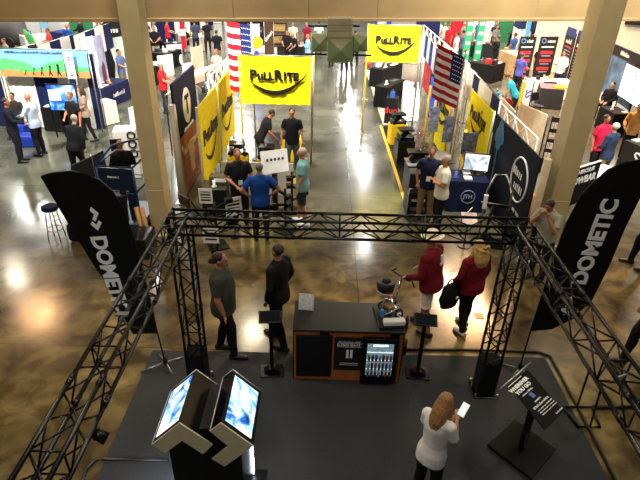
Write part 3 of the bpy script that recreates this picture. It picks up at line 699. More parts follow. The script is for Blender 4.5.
# ================================================================== foreground people
FV = .0125
person('person in dark grey polo shirt facing right toward the man in black', (224, 250), -88, 1.80, '3c3f38', '0f0f12', 'b5765a', '1c130d', 'short', al='pocket', ar='down', stance=.12, vox=FV, fat=1.65, logo='chest', nod=0, turn=-.1, pos=(-1.40, 6.08))
person('person in black long sleeves seen from behind, left of the counter', (274, 247), 62, 1.80, '0d0d12', '0b0b0f', 'b5805f', '3a2b1e', 'long', al='pocket', ar='pocket', stance=.16, vox=FV, fat=1.2, turn=-.1, pos=(-.62, 6.35))
person('person in red jacket, white shorts and white sun hat pushing the scooter', (430, 235), 52, 1.80, '70101c', 'd8cdb8', '9a6248', '6a5a4a', 'jacket', al='push', ar='push', stance=.12, vox=FV, fat=1.55, shorts=True, hat=('ece2c4', 'brim'), logo='back', pos=(1.72, 6.78), lean=.12)
pr_ = person('person in red jacket with curly blonde hair holding a black bag', (468, 240), 30, 1.70, '74101c', '0e0e10', 'b87f60', 'c49a5c', 'jacket', al='bag', ar='down', stance=.1, vox=FV, fat=1.6, long_hair=True, curls=True, pos=(2.36, 6.80), logo=None, shoes='c8c0b4')
hb = thing('shoulder_bag', 'large black bag carried at the side of the curly blonde person', 'bag', (2.02, 6.70, .56), .5)
MB().loft([((0, 0, .0), .15, .07, (0, 0, 1)), ((0, 0, .15), .20, .10, (0, 0, 1)), ((0, 0, .38), .15, .07, (0, 0, 1)), ((0, 0, .42), .10, .03, (0, 0, 1))], 18).obj('bag_body', cloth('0d0d0f'), hb)
MB().torus((0, 0, .42), .09, .012, 'Y', 16, 6, 0, PI).obj('strap', BLK, hb); MB().ball((.06, -.1, .2), .03, .012, .03).obj('emblem', WPRINT, hb)
person('person in white T-shirt with long light brown hair looking down at a phone', (445, 388), -42, 1.62, 'e4ddd4', '0b0b0e', 'b98062', '9a6c3c', 'short', al=((.23, .10, 1.14), (.02, .26, 1.22)), ar='phone', vox=FV, fem=True, long_hair=True, nod=.35, lean=.08, pos=(1.22, 3.72))
ph = thing('smartphone', 'white smartphone held up by the person in the white T-shirt', 'phone', (1.22, 3.72, 0)); q_ = Matrix.Rotation(math.radians(-42), 3, 'Z') @ Vector((.10, .36, 1.27)); ph.location = Vector((1.22, 3.72, 0)) + q_; ph.rotation_euler = (-.9, 0, math.radians(-42))
MB().box((0, 0, 0), (.08, .010, .155)).obj('phone_case', WHT, ph, bevel=.004); MB().box((0, -.006, 0), (.07, .002, .14)).obj('screen', M('phone_screen', 'e8f4f8', .2, 0, 0, emit=.6), ph)
# ================================================================== generic booth furniture
def frame2(a, b, z):
    A_, B_ = GZ(a[0], a[1], z), GZ(b[0], b[1], z); d = B_ - A_
    return (A_ + B_) / 2, math.atan2(d.y, d.x), d.length
def board(name, label, cat, a, b, zt, zb, mat, th=.03, posts=True, group=None, frame=None, xyz=None):
    """upright board whose top edge is seen from photo point a to b at height zt"""
    c, rz, w = frame2(a, b, zt) if xyz is None else xyz
    r = thing(name, label, cat, (c.x, c.y, 0), rz, group)
    p = MB().box((0, 0, (zt + zb) / 2), (w, th, zt - zb)).obj('panel', mat, r)
    if posts and zb > .05:
        for x in (-w / 2, w / 2): MB().tube([(x, .02, 0), (x, .02, zt + .02)], .022, 8).obj('post', frame or SIL, r)
    elif posts:
        for x in (-w / 2 + .05, w / 2 - .05): MB().box((x, 0, .012), (.05, .34, .024)).obj('foot', frame or BLKM, r)
    r['w'] = w
    return r
def table(label, a, b, d, mat, z=.75, top=None, group=None, name='draped_table', print_=None, pm=None, size=.2):
    """table whose front top edge is seen from a to b"""
    c, rz, w = frame2(a, b, z)
    fw = Vector((-math.sin(rz), math.cos(rz), 0)); c = c + fw * d / 2
    r = thing(name, label, 'table', (c.x, c.y, 0), rz, group)
    MB().box((0, 0, z - .015), (w, d, .03)).obj('table_top', top or mat, r)
    n = 28; m = MB(); ring = []
    per = []
    for i in range(n):
        t = i / n * 4; s_, f = int(t), t - int(t)
        cs = [(-w / 2, -d / 2), (w / 2, -d / 2), (w / 2, d / 2), (-w / 2, d / 2)]; p, q = cs[s_], cs[(s_ + 1) % 4]
        per.append((p[0] + (q[0] - p[0]) * f, p[1] + (q[1] - p[1]) * f, i))
    tp = [m.bm.verts.new((x * 1.004, y * 1.004, z - .002)) for x, y, i in per]; bt = [m.bm.verts.new((x * (1.02 + .03 * (i % 2)), y * (1.03 + .05 * (i % 2)), .02)) for x, y, i in per]
    for i in range(n): f = m.bm.faces.new((tp[i], tp[(i + 1) % n], bt[(i + 1) % n], bt[i]))
    m.bm.faces.new(list(tp)); m.bm.faces.new(list(bt))
    m.obj('tablecloth', mat, r)
    if print_: text(print_, r, 0, -d / 2 * 1.06 - .03, z * .55, size, pm or WPRINT, .004)
    r['w'] = w; r['d'] = d; r['z'] = z
    return r
def local(r, x, y, z=0): return Matrix.Rotation(r.rotation_euler.z, 3, 'Z') @ Vector((x, y, 0)) + Vector((r.location.x, r.location.y, z))
_cl = random.Random(11)
def clutter(r, n, where, cols=('f0eee8', '16171a', 'c8c4ba', '3a3c40', 'e8e6e0'), big=1.0):
    """brochures and small boxes spread over a table"""
    names = {'f0eee8': 'white', '16171a': 'black', 'c8c4ba': 'light grey', '3a3c40': 'dark grey', 'e8e6e0': 'off-white', 'c23030': 'red', '2c50a0': 'blue', 'e0c020': 'yellow', 'c89058': 'tan', '2e7a48': 'green'}
    w, d, z = r['w'], r['d'], r['z']; nx = max(1, int(w / .28)); slots = [(i, j) for i in range(nx) for j in (0, 1)]; _cl.shuffle(slots)
    for k in range(min(n, len(slots))):
        i, j = slots[k]; c = cols[k % len(cols)]; kind = ('brochure_stack', 'display_box', 'brochure_stack', 'product_part')[_cl.randrange(4)]
        x = -w / 2 + w * (i + .5) / nx + _cl.uniform(-.02, .02); y = (-.22 + .44 * j) * d
        sx, sy = min(.2, w / nx * .8), d * .32
        dims = {'brochure_stack': (sx * .9, sy * .9, .03), 'display_box': (sx * .8, sy * .6, .14 * big), 'product_part': (sx * .6, sy * .6, .16 * big)}[kind]
        p = local(r, x, y, z + .001)
        if kind == 'product_part':
            o = MB().loft([((0, 0, 0), dims[0] / 2, dims[1] / 2, (0, 0, 1)), ((0, 0, .03), dims[0] / 2, dims[1] / 2, (0, 0, 1)), ((0, 0, .05), .03, .03, (0, 0, 1)), ((0, 0, dims[2]), .035, .035, (0, 0, 1))], 10).obj(kind, paint(c), loc=p)
        else: o = MB().box((0, 0, dims[2] / 2), dims).obj(kind, paint(c), loc=p)
        o.rotation_euler = (0, 0, r.rotation_euler.z + _cl.uniform(-.15, .15))
        lb = {'brochure_stack': 'brochures', 'display_box': 'small box', 'product_part': 'stemmed product part'}[kind]
        tag(o, f'{names[c]} {lb} on {where}', {'brochure_stack': 'brochures', 'display_box': 'box', 'product_part': 'product part'}[kind], f'{names[c]} {lb} on {where}')
def flagobj(label, x, y, zt, w, h, canton_right, shear=0.0, tilt=0, wave=.05):
    r = thing('american_flag', label, 'flag', (x, y, 0))
    sgn = -1 if canton_right else 1       # fabric extends away from the pole
    bm = MB(); b = bm.bm; nx, nz = 16, 26
    g = [[b.verts.new(((sgn * w * i / nx) * (1 if True else 0), wave * math.sin(i * .9) * (i / nx + .2), zt - h * j / nz + (shear * (i / nx)))) for j in range(nz + 1)] for i in range(nx + 1)]
    g2 = [[b.verts.new(v.co + Vector((0, .006, 0))) for v in col] for col in g]
    for G_ in (g, g2):
        for i in range(nx):
            for j in range(nz):
                f = b.faces.new((G_[i][j], G_[i + 1][j], G_[i + 1][j + 1], G_[i][j + 1])); f.smooth = True
                f.material_index = 2 if (i < nx * .42 and j < 14) else ((j // 2) % 2)
    bm.obj('flag_fabric', [cloth('b81c2c'), cloth('f2f0ee'), cloth('1c2a66')], r, recalc=False)
    m = MB()
    for i in range(5):
        for j in range(6):
            for yy in (-.012,): m.box((sgn * w * .42 * (i + .6) / 5.4, yy + wave * math.sin(i * .9 * 1.3) * .3 - .01, zt - h * .53 * (j + .6) / 6.4 + shear * .4 * (i / 5)), (.022, .004, .022), m=Matrix.Rotation(PI / 4, 3, 'Y'))
    m.obj('stars', WPRINT, r)
    MB().tube([(-sgn * .02, .01, 0), (-sgn * .02, .01, zt + .12)], .02, 8).obj('pole', SIL, r); MB().ball((-sgn * .02, .01, zt + .14), .035, .035, .035).obj('finial', YELP, r)
    MB().cyl((-sgn * .02, .01, 0), .14, .03, 16).obj('base', BLKM, r)
    return r
def pull_text(r, x, y, z, s, mat=None):
    mat = mat or PRINT; ps = []
    for st, k, lift_ in (('P', 1.25, 0), ('u', 1.1, 0), ('LL', .95, 0), ('R', 1.25, 0), ('i', 1.1, 0), ('TE', .95, 0)):
        me = text_mesh(st, s * k, s * .05, .003, 1, mat); xs = [v.co.x for v in me.vertices]; ys = [v.co.y for v in me.vertices]
        ps.append((me, min(xs), max(xs), min(ys)))
    gap = s * .035; W = sum(p[2] - p[1] for p in ps) + gap * (len(ps) - 1); cx_ = x - W / 2
    for me, x0, x1, y0 in ps:
        o = bpy.data.objects.new('lettering', me); C.objects.link(o); o.parent = r
        o.matrix_local = Matrix.Translation((cx_ - x0, y, z - y0 - s * .4)) @ Matrix.Rotation(PI / 2, 4, 'X'); cx_ += x1 - x0 + gap
def swoosh(r, x, y, z, w, mat, lift=.35, rot=0, slant=0):
    """smile shaped curve"""
    up, dn = [], []
    for i in range(21):
        t = i / 20; px = (t - .5) * w; b_ = lift * w * (4 * (t - .42) ** 2) * .9
        th = .075 * w * (math.sin(PI * min(1, t * 1.03)) ** .6) + .008
        up.append((px, b_ + th / 2)); dn.append((px, b_ - th / 2))
    pts = up + dn[::-1]; ca, sa = math.cos(rot), math.sin(rot)
    pts = [(x + (p[0]) * ca - (p[1] + slant * p[0]) * sa, z + p[0] * sa + (p[1] + slant * p[0]) * ca) for p in pts]
    m = MB(); m.prism(pts, y, y + .004); return m.obj('swoosh', mat, r)
def pull_sign(label, y, a, b, zb, sc=1.0):
    A_, B_ = GY(*a, y), GY(*b, y); zt = A_.z; w = B_.x - A_.x
    r = thing('hanging_banner', label, 'banner', ((A_.x + B_.x) / 2, y, 0))
    MB().sheet(w, zt - zb, .006, 30, 10, .018, 7, 0, zb, sag=.02).obj('banner_fabric', YEL, r)
    pull_text(r, -.02 * w, -.045, zb + (zt - zb) * .60, w * .158)
    swoosh(r, .05 * w, -.05, zb + (zt - zb) * .25, w * .84, PRINT, .30)
    MB().box((w * .19, -.045, zb + (zt - zb) * .66), (w * .045, .006, w * .035)).obj('red_dot', cloth('c83028'), r)
    MB().tube([(-w / 2 - .04, .02, zt), (w / 2 + .04, .02, zt)], .022, 8).obj('crossbar', SIL, r)
    for x in (-w / 2 - .04, w / 2 + .04): MB().tube([(x, .02, 0), (x, .02, zt + .02)], .025, 8).obj('post', YELP if x < 0 else SIL, r)
    return r, w

# ================================================================== left yellow hitch booth
r, w = pull_sign('yellow lettered banner hung at the front of the booth left of the aisle', 14.0, (240, 55), (311, 56), 1.70)
rt = board('side_banner', 'short yellow banner returning along the aisle beside the left hanging banner', 'banner', (314, 64), (316, 56), 2.75, 1.75, YEL, .01, xyz=(Vector((-.36, 14.9, 0)), PI / 2, 1.5))
flagobj('american flag hanging left of the yellow banner on the left of the aisle', -1.98, 14.3, 3.62, .62, 1.75, True, .10)
for i, (y0, y1, lb) in enumerate(((10.95, 13.0, 'nearer yellow fabric wall panel with curved lettering, left booth'), (13.1, 15.2, 'farther yellow fabric wall panel beside the flag, left booth'))):
    r = board('fabric_wall_panel', lb, 'wall panel', None, None, 2.4, .55, YEL2, .03, xyz=(Vector((-2.72 if i == 0 else -2.70, (y0 + y1) / 2, 0)), PI / 2, y1 - y0), frame=WHT)
    pull_text(r, .05, -.03, 1.6, .36); swoosh(r, 0, -.03, 1.0, 1.35, PRINT, .30)
def wall_frame(label, x, y0, y1, z0, z1, mat=WHT, drape=None, dlabel=None, n=5):
    r = thing('cross_braced_wall', label, 'booth wall frame', (x, (y0 + y1) / 2, 0), PI / 2)
    w = y1 - y0
    m = MB()
    for i in range(n + 1): 
        xx = -w / 2 + w * i / n; m.tube([(xx, 0, 0), (xx, 0, z1)], .018, 6)
    m.obj('uprights', mat, r)
    for z in (z0, z1): MB().tube([(-w / 2, 0, z), (w / 2, 0, z)], .02, 6).obj('rail', mat, r)
    m = MB()
    for i in range(n):
        a_, b_ = -w / 2 + w * i / n, -w / 2 + w * (i + 1) / n
        m.tube([(a_, .01, z0), (b_, .01, z1)], .012, 6); m.tube([(b_, .02, z0), (a_, .02, z1)], .012, 6)
    m.obj('braces', mat, r)
    return r
wall_frame('white cross braced frame behind the yellow wall panels left of the aisle', -2.98, 13.4, 16.4, 1.7, 2.45)
# white support wall below
board('low_wall', 'low white booth wall behind the man in the blue shirt', 'low wall', None, None, .85, 0, paint('d8d4c8'), .04, False, xyz=(Vector((-1.62, 11.9, 0)), 0, 1.75))
# navy T banner
r = board('tall_banner', 'tall navy banner with a white T oval above a steer picture', 'banner', None, None, 2.75, 0, NAVY, .05, xyz=(Vector((-3.38, 12.55, 0)), PI / 2, 2.1), posts=False)
MB().prism([(.0 + .36 * math.cos(t * PI / 12), 2.02 + .42 * math.sin(t * PI / 12)) for t in range(24)], -.032, -.026).obj('oval', WPRINT, r)
text('T', r, 0, -.036, 2.02, .62, NAVY, .02)
m = MB(); m.box((0, -.032, .75), (2.0, .006, 1.42)); pic = m.obj('picture', M('picture_rust', 'b05c28', .6, 0, .7, 3.2), r)
m = MB()   # steer head with long horns
m.prism([(-.15, .35), (.15, .35), (.26, .95), (.34, 1.15), (-.34, 1.15), (-.26, .95)], -.04, -.034); m.prism([(-.34, 1.1), (-.62, 1.12), (-.82, 1.3), (-.9, 1.22), (-.7, 1.0), (-.34, .98)], -.04, -.034); m.prism([(.34, 1.1), (.34, .98), (.7, 1.0), (.9, 1.22), (.82, 1.3), (.62, 1.12)], -.04, -.034)
m.obj('steer_figure', M('steer_tan', 'ecc09a', .6, 0, .35, 6), pic)
marks(r, 0, -.036, 1.53, 1.0, .08, WPRINT, 1)
r = thing('white_post', 'tall white wrapped post at the near edge of the navy banner', 'post', (-3.36, 11.36, 0))
MB().loft([((0, 0, 0), .10, .10), ((0, 0, 1.3), .09, .09), ((0, 0, 2.35), .07, .07)], 12).obj('post', paint('cfc8b8'), r); MB().box((0, 0, .01), (.3, .3, .02)).obj('base', SIL, r)
# people at the left booth
person('person in black polo with lanyard and folded hands facing left booth front', (237, 149), 200, 1.80, '121214', '111114', 'b57a5c', '6a4a30', 'short', al='front', ar='front', lanyard=True, fat=1.1)
person('person in bright blue polo seen from behind with hands on hips', (259, 163), 12, 1.72, '15428c', '0f1014', 'a8785c', '6c665e', 'short', al='hip', ar='hip', fat=1.2)
person('grey haired person in light teal T-shirt and dark shorts at the aisle edge', (303, 148), 82, 1.78, '6f9c9a', '22262c', 'b07a5a', 'b8a894', 'short', al='down', ar='down', shorts=True, nod=.1, fat=1.15, stance=.1, shoes='e0e0e0')
person('person in black top and blue jeans partly hidden by the left yellow banner', None, 180, 1.80, '121316', '4a525c', 'b07a5a', '2a1c12', 'short', pos=(-.86, 13.3), stance=.1)
person('person in black bending over equipment below the left yellow banner', None, -70, 1.72, '17181a', '1c1d20', 'c07a50', '2a1a10', 'short', al='reach', ar='reach', pos=(-1.75, 13.6), lean=.5)
# hitches, tables and boards
def hitch_stand(label, x, y, rz=0, base=YELP, hh=.65, w=.55):
    r = thing('hitch_display', label, 'hitch display', (x, y, 0), rz)
    MB().box((0, 0, hh / 2), (w, .45, hh)).obj('pedestal', base, r, bevel=.01)
    m = MB(); m.box((0, 0, hh + .03), (w * .95, .12, .06)); m.box((-.18, 0, hh + .08), (.06, .42, .10)); m.box((.18, 0, hh + .08), (.06, .42, .10)); m.obj('rails', BLKM, r)
    m = MB(); m.loft([((-.12, 0, hh + .06), .06, .10), ((0, 0, hh + .2), .10, .12), ((.05, 0, hh + .26), .16, .15)], 10); m.box((0, 0, hh + .30), (.42, .34, .05)); m.obj('hitch_head', M('hitch_black', '141416', .3, .6, .2), r, bevel=.006)
    MB().tube([(.2, -.05, hh + .12), (.34, -.18, hh + .24), (.42, -.22, hh + .26)], .012).obj('pull_handle', CHR, r)
    return r
hitch_stand('black hitch on a yellow stand under the left end of the yellow banner', -2.25, 12.95, .1)
hitch_stand('black hitch on a yellow stand just behind the white sign board', -1.45, 12.75, -.1)
hitch_stand('black hitch on a yellow stand furthest right under the left banner', -.98, 14.4, .1)
g = GZ(272, 190, 0)
r = thing('sign_board_stand', 'white framed information board on a black post, left booth', 'sign', (-1.10, 10.9, 0), .45)
MB().tube([(0, 0, 0), (0, 0, 1.0)], .07, 12).obj('post', BLKM, r); MB().cyl((0, 0, 0), .22, .03, 20).obj('base', BLKM, r)
p = MB().box((0, -.02, 1.28), (.62, .03, .50), m=Matrix.Rotation(-.25, 3, 'X')).obj('board', WHT, r)
m = MB()
for i in range(5): m.box((-.18 + .09 * i, -.045, 1.34), (.05, .004, .06))
for z in (1.22, 1.17): m.box((0, -.035 + .0, z), (.4, .004, .02))
m.obj('printing', PRINT, p)
def spindly(label, x, y, rz):
    """black bracket arms laid out along a bar"""
    r = thing('bracket_display', label, 'bracket display', (x, y, 0), rz)
    MB().tube([(0, 0, 0), (0, 0, 1.0)], .03).obj('post', BLKM, r); MB().box((0, 0, .015), (.4, .4, .03)).obj('base', BLKM, r)
    for z, a in ((.35, .4), (.6, -.3), (.9, .3)):
        m = MB(); m.box((.12, 0, z), (.5, .05, .05), m=Matrix.Rotation(-a, 3, 'Y')); m.box((.3, 0, z + a * .3), (.14, .12, .09)); m.box((-.08, 0, z - a * .2), (.10, .16, .08)); m.obj('arm', M('hitch_black', '141416'), r)
    return r
spindly('tall rack of black hitch arms left of the man in the teal shirt', -.72, 11.0, .2)
spindly('rack of black hitch arms between the man in blue and the white sign board', -.80, 10.05, 2.6)
r = table('small black table with catalogues in front of the left yellow wall panel', (201, 190), (226, 190), .55, BLKCL, .75, M('table_top_green', '3a3c2c', .4)); clutter(r, 5, 'the small black table by the steer banner', ('f0eee8', '2e7a48', 'f0eee8', 'c8c4ba'))
r = thing('literature_case', 'olive green display case on the small table by the yellow wall', 'case', (local(r, .12, .06, .751)), 0)
MB().box((0, 0, .11), (.46, .26, .22)).obj('case_body', M('olive', '4a4832', .5), r, bevel=.02); MB().box((.02, -.135, .14), (.26, .01, .08)).obj('white_label', PAPER, r)
def chair(label, x, y, rz):
    r = thing('folding_chair', label, 'chair', (x, y, 0), rz)
    MB().box((0, 0, .45), (.42, .40, .04)).obj('seat', BLK, r, bevel=.01)
    MB().box((0, .2, .78), (.40, .03, .22)).obj('backrest', BLK, r, bevel=.01)
    for sx in (-.2, .2):
        MB().tube([(sx, -.2, 0), (sx, .2, .92)], .013).obj('leg', BLKM, r); MB().tube([(sx, .22, 0), (sx, -.12, .47)], .013).obj('leg', BLKM, r)
    return r
chair('black folding chair beside the small catalogue table near the steer banner', -2.75, 9.95, 2.4)
def poster_stack(label, px, py, z, s=.3, rz=0):
    g = GZ(px, py, z); r = thing('notice_stand', label, 'notice', (g.x, g.y, 0), rz)
    MB().tube([(0, .01, 0), (0, .01, z)], .012).obj('post', BLKM, r); MB().cyl((0, .01, 0), .10, .02, 16).obj('base', BLKM, r)
    b_ = MB().box((0, 0, z - s * .5), (s, .012, s * 1.2)).obj('notice_board', WHT, r); m = MB()
    for k in range(4): m.box((0, -.008, z - s * .15 - k * s * .22), (s * .75, .004, s * (.07 + .05 * (k % 2))))
    m.obj('printing', PRINT, b_); return r
poster_stack('white notice board in front of the black folding chair, left booth', 205, 190, 1.0, .28)
poster_stack('second white notice lower down just behind the truss beam on the left', 210, 228, .75, .30)
poster_stack('slanted white notice with black writing left of the man in blue', 233, 199, .9, .34, .5)
spindly('rack of black hitch arms standing just behind the back truss beam on the left', -2.15, 9.3, .5)
# ================================================================== right yellow hitch booth
r, w = pull_sign('yellow lettered banner hung over the booths right of the aisle', 17.2, (370, 24.5), (422, 24), 2.26)
fp_ = GY(464, 57, 12.75); flagobj('american flag hanging on its pole right of the aisle by the yellow wall', fp_.x, 12.75, fp_.z, .62, 1.22, True, .26)
for (y0, y1, lb, x) in ((12.3, 14.5, 'nearer yellow fabric wall panel with black smile mark, right booth', 3.98), (13.6, 15.0, 'farther yellow fabric wall panel behind the flag, right booth', 3.25)):
    r = board('fabric_wall_panel', lb, 'wall panel', None, None, 2.12, .45, YEL2, .03, xyz=(Vector((x, (y0 + y1) / 2, 0)), -PI / 2, y1 - y0), frame=SIL)
    pull_text(r, -.05, -.03, 1.62, .34); swoosh(r, 0, -.03, 1.22, 1.5, PRINT, .30)
    MB().box((.25, -.03, 1.86), (.07, .006, .07)).obj('red_dot', cloth('c83028'), r)
r = board('fabric_wall_panel', 'dark navy fabric wall with a tree picture and round white emblem', 'wall panel', None, None, 2.1, 0, M('navy_fabric', '0a1422', .8, 0, .2, 5, spec=.2), .03, xyz=(Vector((4.04, 10.75, 0)), -PI / 2, 2.95), frame=SIL)
m = MB()
for i, (x, z, rr) in enumerate(((-.95, 1.9, .2), (-1.08, 1.7, .18), (-.82, 1.72, .18), (-.95, 1.55, .16))): m.prism([(x + rr * math.cos(t * PI / 7) * (1 + .2 * math.sin(t * 5)), z + rr * math.sin(t * PI / 7) * (1 + .2 * math.cos(t * 3))) for t in range(14)], -.024 - i * .002, -.02)
m.prism([(-1.0, .4), (-.9, .4), (-.93, 1.6), (-.98, 1.6)], -.024, -.02); m.obj('tree_print', paint('1c6c9c'), r)
m = MB(); m.torus((.72, -.025, 1.35), .46, .02, 'Y', 30, 6); m.obj('ring', WPRINT, r); marks(r, .62, -.03, 1.48, .6, .2, WPRINT, 1); marks(r, .78, -.03, 1.2, .6, .2, WPRINT, 1); marks(r, .9, -.03, .72, .5, .10, WPRINT, 2)
r = thing('fabric_post', 'tall tan fabric wrapped post ending the dark navy wall', 'post', (4.10, 9.12, 0)); MB().loft([((0, 0, 0), .07, .07), ((0, 0, 2.15), .075, .075)], 10).obj('post', cloth('c8b496'), r); MB().box((0, 0, .01), (.3, .3, .02)).obj('base', SIL, r)
wall_frame('white cross braced frame along the back of the right booths', 4.32, 10.3, 15.4, 1.6, 2.15, n=7)
r = table('dark blue draped table with a white printed logo under the monitor', (450, 181), (490, 183), .72, cloth('0c1434'), .78, print_='JTH', size=.13, pm=M('dim_print', '9aa0b8', .6)); MB().torus((0, -.42, .43), .16, .008, 'Y', 24, 6).obj('ring_logo', M('dim_print', '9aa0b8'), bt if False else bpy.data.objects[[o.name for o in bpy.data.objects if o.get('label', '').startswith('dark blue draped table')][0]]); bt = r
clutter(r, 3, 'the dark blue table below the monitor', ('f0eee8', 'c8c4ba', '2c50a0'))
def monitor(label, c, rz, w=.6, h=.38, mat=None, z0=0, stand=True, e=1):
    r = thing('monitor', label, 'monitor', c, rz)
    MB().box((0, 0, .012), (.28, .18, .024)).obj('base', BLK, r); MB().box((0, .01, .08), (.06, .03, .14)).obj('neck', BLK, r)
    b_ = MB().box((0, 0, .10 + h / 2), (w, .04, h)).obj('housing', BLK, r, bevel=.006)
    MB().box((0, -.022, .10 + h / 2), (w - .05, .004, h - .05)).obj('screen', mat, b_); return r
SW = screen_mat('white_screen_picture', ['586878', 'c0ccd4', 'ffffff', 'ffffff'], 3, 1.3, 2)
SB = screen_mat('blue_screen_picture', ['0838b8', '1460e8', '58b0ff', 'e8f6ff'], 2.2, 1.5, 5)
monitor('flat monitor showing a white picture on the dark blue table', local(bt, .18, .10, .781), -.2, .60, .44, SW)
person('person in navy polo and khaki trousers with badge, right booth', (433, 147), 165, 1.78, '141c36', '8a7452', 'a8704e', '4a3828', 'short', al='down', ar='pocket', lanyard=True, fat=1.1)
person('grey haired person in white shirt with crossed arms, right booth', (447, 156), 95, 1.75, 'e4ddc8', '121318', 'b47a58', '9a8a78', 'short', al='cross', ar='cross', fat=1.25)
for i, (px, py, lb) in enumerate(((402, 128, 'large black hitch on a yellow stand at the head of the right booth row'), (395, 113, 'black hitch on a yellow stand behind the black drape with red lettering'))):
    g = GZ(px, py, .95); hitch_stand(lb, g.x + .12, g.y, .15, BLK if i == 0 else YELP, .62, .5)
r = thing('product_cabinet', 'black cabinet carrying a hitch on the aisle side of the right booth', 'cabinet', (2.32, 12.4, 0), .05)
MB().box((0, 0, .38), (.5, .5, .76)).obj('cabinet_body', BLK, r, bevel=.01); marks(r, 0, -.256, .55, .36, .07, WPRINT, 1); MB().box((0, 0, .775), (.54, .54, .03)).obj('top', M('grey_top', '8a8a86', .5), r)
m = MB(); m.loft([((-.15, 0, .80), .1, .15), ((0, 0, .95), .12, .15), ((.12, 0, 1.02), .14, .14)], 10); m.box((0, 0, 1.05), (.5, .32, .05)); m.obj('hitch', M('hitch_black', '141416'), r)
r = hitch_stand('black round plate hitch on a yellow stand beside the navy polo man', 2.80, 12.35, .1, YELP, .6, .5); MB().cyl((0, 0, .96), .34, .04, 24).obj('round_plate', M('plate_grey', '4a4c4a', .4), r)
r = thing('product_cabinet', 'lower black cabinet with printed box fronts at the near end of the row', 'cabinet', (2.17, 11.2, 0), .03)
MB().box((0, 0, .30), (.46, .62, .6)).obj('cabinet_body', BLK, r, bevel=.01); text('PULLRITE', r, 0, -.315, .42, .075, WPRINT, .002); MB().box((0, -.314, .2), (.34, .006, .10)).obj('printing', M('faint_print', '5a5c5c', .6), r)
m = MB(); m.tube([(-.24, -.33, 0), (-.24, -.33, .72), (.24, -.33, .72), (.24, -.33, 0)], .012); m.obj('rail', SIL, r)
r = thing('product_cabinet', 'black speaker-like box with a yellow badge on the near cabinet', 'cabinet', (2.14, 11.2, .6), .03); MB().box((0, .05, .2), (.38, .38, .40)).obj('cabinet_body', BLK, r, bevel=.02); MB().box((.04, -.145, .2), (.10, .006, .12)).obj('yellow_badge', YELP, r)
tag(MB().slab([(1.90, 17.9, .008), (1.98, 17.9, .008), (2.07, 11.05, .008), (1.99, 11.05, .008)][::-1], .006).obj('yellow_edge_strip', YELP), 'yellow edging strip along the right side of the aisle', 'floor strip')
tag(MB().slab([(-.80, 12.6, .008), (-.72, 12.6, .008), (-.72, 16.6, .008), (-.80, 16.6, .008)], .006).obj('yellow_edge_strip', YELP), 'yellow edging strip along the left side of the aisle', 'floor strip')
tag(MB().slab([(2.0, 17.8, .007), (2.75, 17.8, .007), (2.75, 11.0, .007), (2.09, 11.0, .007)][::-1], .006).obj('checker_mat', M('diamond_plate_black', '16181a', .35, .3, .6, 40)), 'black patterned floor mat edging the right yellow booth', 'mat')
tag(MB().slab([(-1.9, 12.4, .007), (-.81, 12.4, .007), (-.81, 16.8, .007), (-1.9, 16.8, .007)], .006).obj('checker_mat', M('diamond_plate_black', '16181a')), 'black patterned floor mat under the left yellow banner', 'mat')
for i, (y0, x, h_) in enumerate(((15.3, 3.0, 2.0), (14.4, 3.02, 1.8), (13.3, 3.2, 1.9), (12.5, 3.45, 1.6))):
    r = thing('yellow_post', ('farthest', 'second farthest', 'third farthest', 'nearest')[i] + ' slim yellow display post in the right hitch booth', 'post', (x, y0, 0)); MB().tube([(0, 0, 0), (0, 0, h_)], .035).obj('post', YELP, r); MB().box((0, 0, .015), (.25, .25, .03)).obj('base', BLKM, r)
    if i in (1, 2): MB().box((.0, -.05, h_ * .72), (.28, .02, .7)).obj('poster', M('blue_white_poster', '8a94b8', .5, 0, .7, 9), r)
    if i == 3: MB().box((.12, -.05, h_ * .8), (.36, .02, .55)).obj('poster', M('dark_poster', '3a3c3a', .5, 0, .9, 12), r)
# winch-like machine in front of the navy wall
r = thing('hitch_arch', 'black and white upright lifting frame in front of the navy wall', 'lifting frame', (3.55, 9.75, 0), -.3)
MB().tube([(-.22, 0, 0), (-.22, 0, 1.2), (-.12, 0, 1.55), (.08, 0, 1.58), (.26, 0, 1.25), (.26, 0, .95)], .02).obj('hoop', SIL, r)
MB().box((0, 0, .9), (.6, .05, .05)).obj('crossbar', BLKM, r); MB().tube([(.28, 0, 0), (.28, 0, 1.0)], .03).obj('upright', BLKM, r); MB().box((0, 0, .02), (.7, .45, .04)).obj('base', BLKM, r)
MB().box((-.22, -.03, .95), (.08, .06, .30)).obj('pad', WHT, r); MB().tube([(-.1, 0, .04), (-.05, 0, .9)], .03).obj('upright', BLKM, r)
r = thing('fan_of_leaflets', 'white leaflets fanned on a small stand left of the lifting frame', 'leaflets', (3.0, 9.6, 0), .2); MB().tube([(0, 0, 0), (0, 0, .6)], .015).obj('post', BLKM, r); MB().cyl((0, 0, 0), .14, .02, 14).obj('base', BLKM, r)
MB().slab([(-.16, -.1, .58), (.14, -.14, .58), (.2, .08, .72), (-.14, .1, .76)], .008).obj('leaflet', M('leaflet_peach', 'ecd8c8', .6, 0, .2, 9), r)
MB().tube([(-.3, -.1, .62), (.1, .1, .85)], .01).obj('rod', SIL, r)
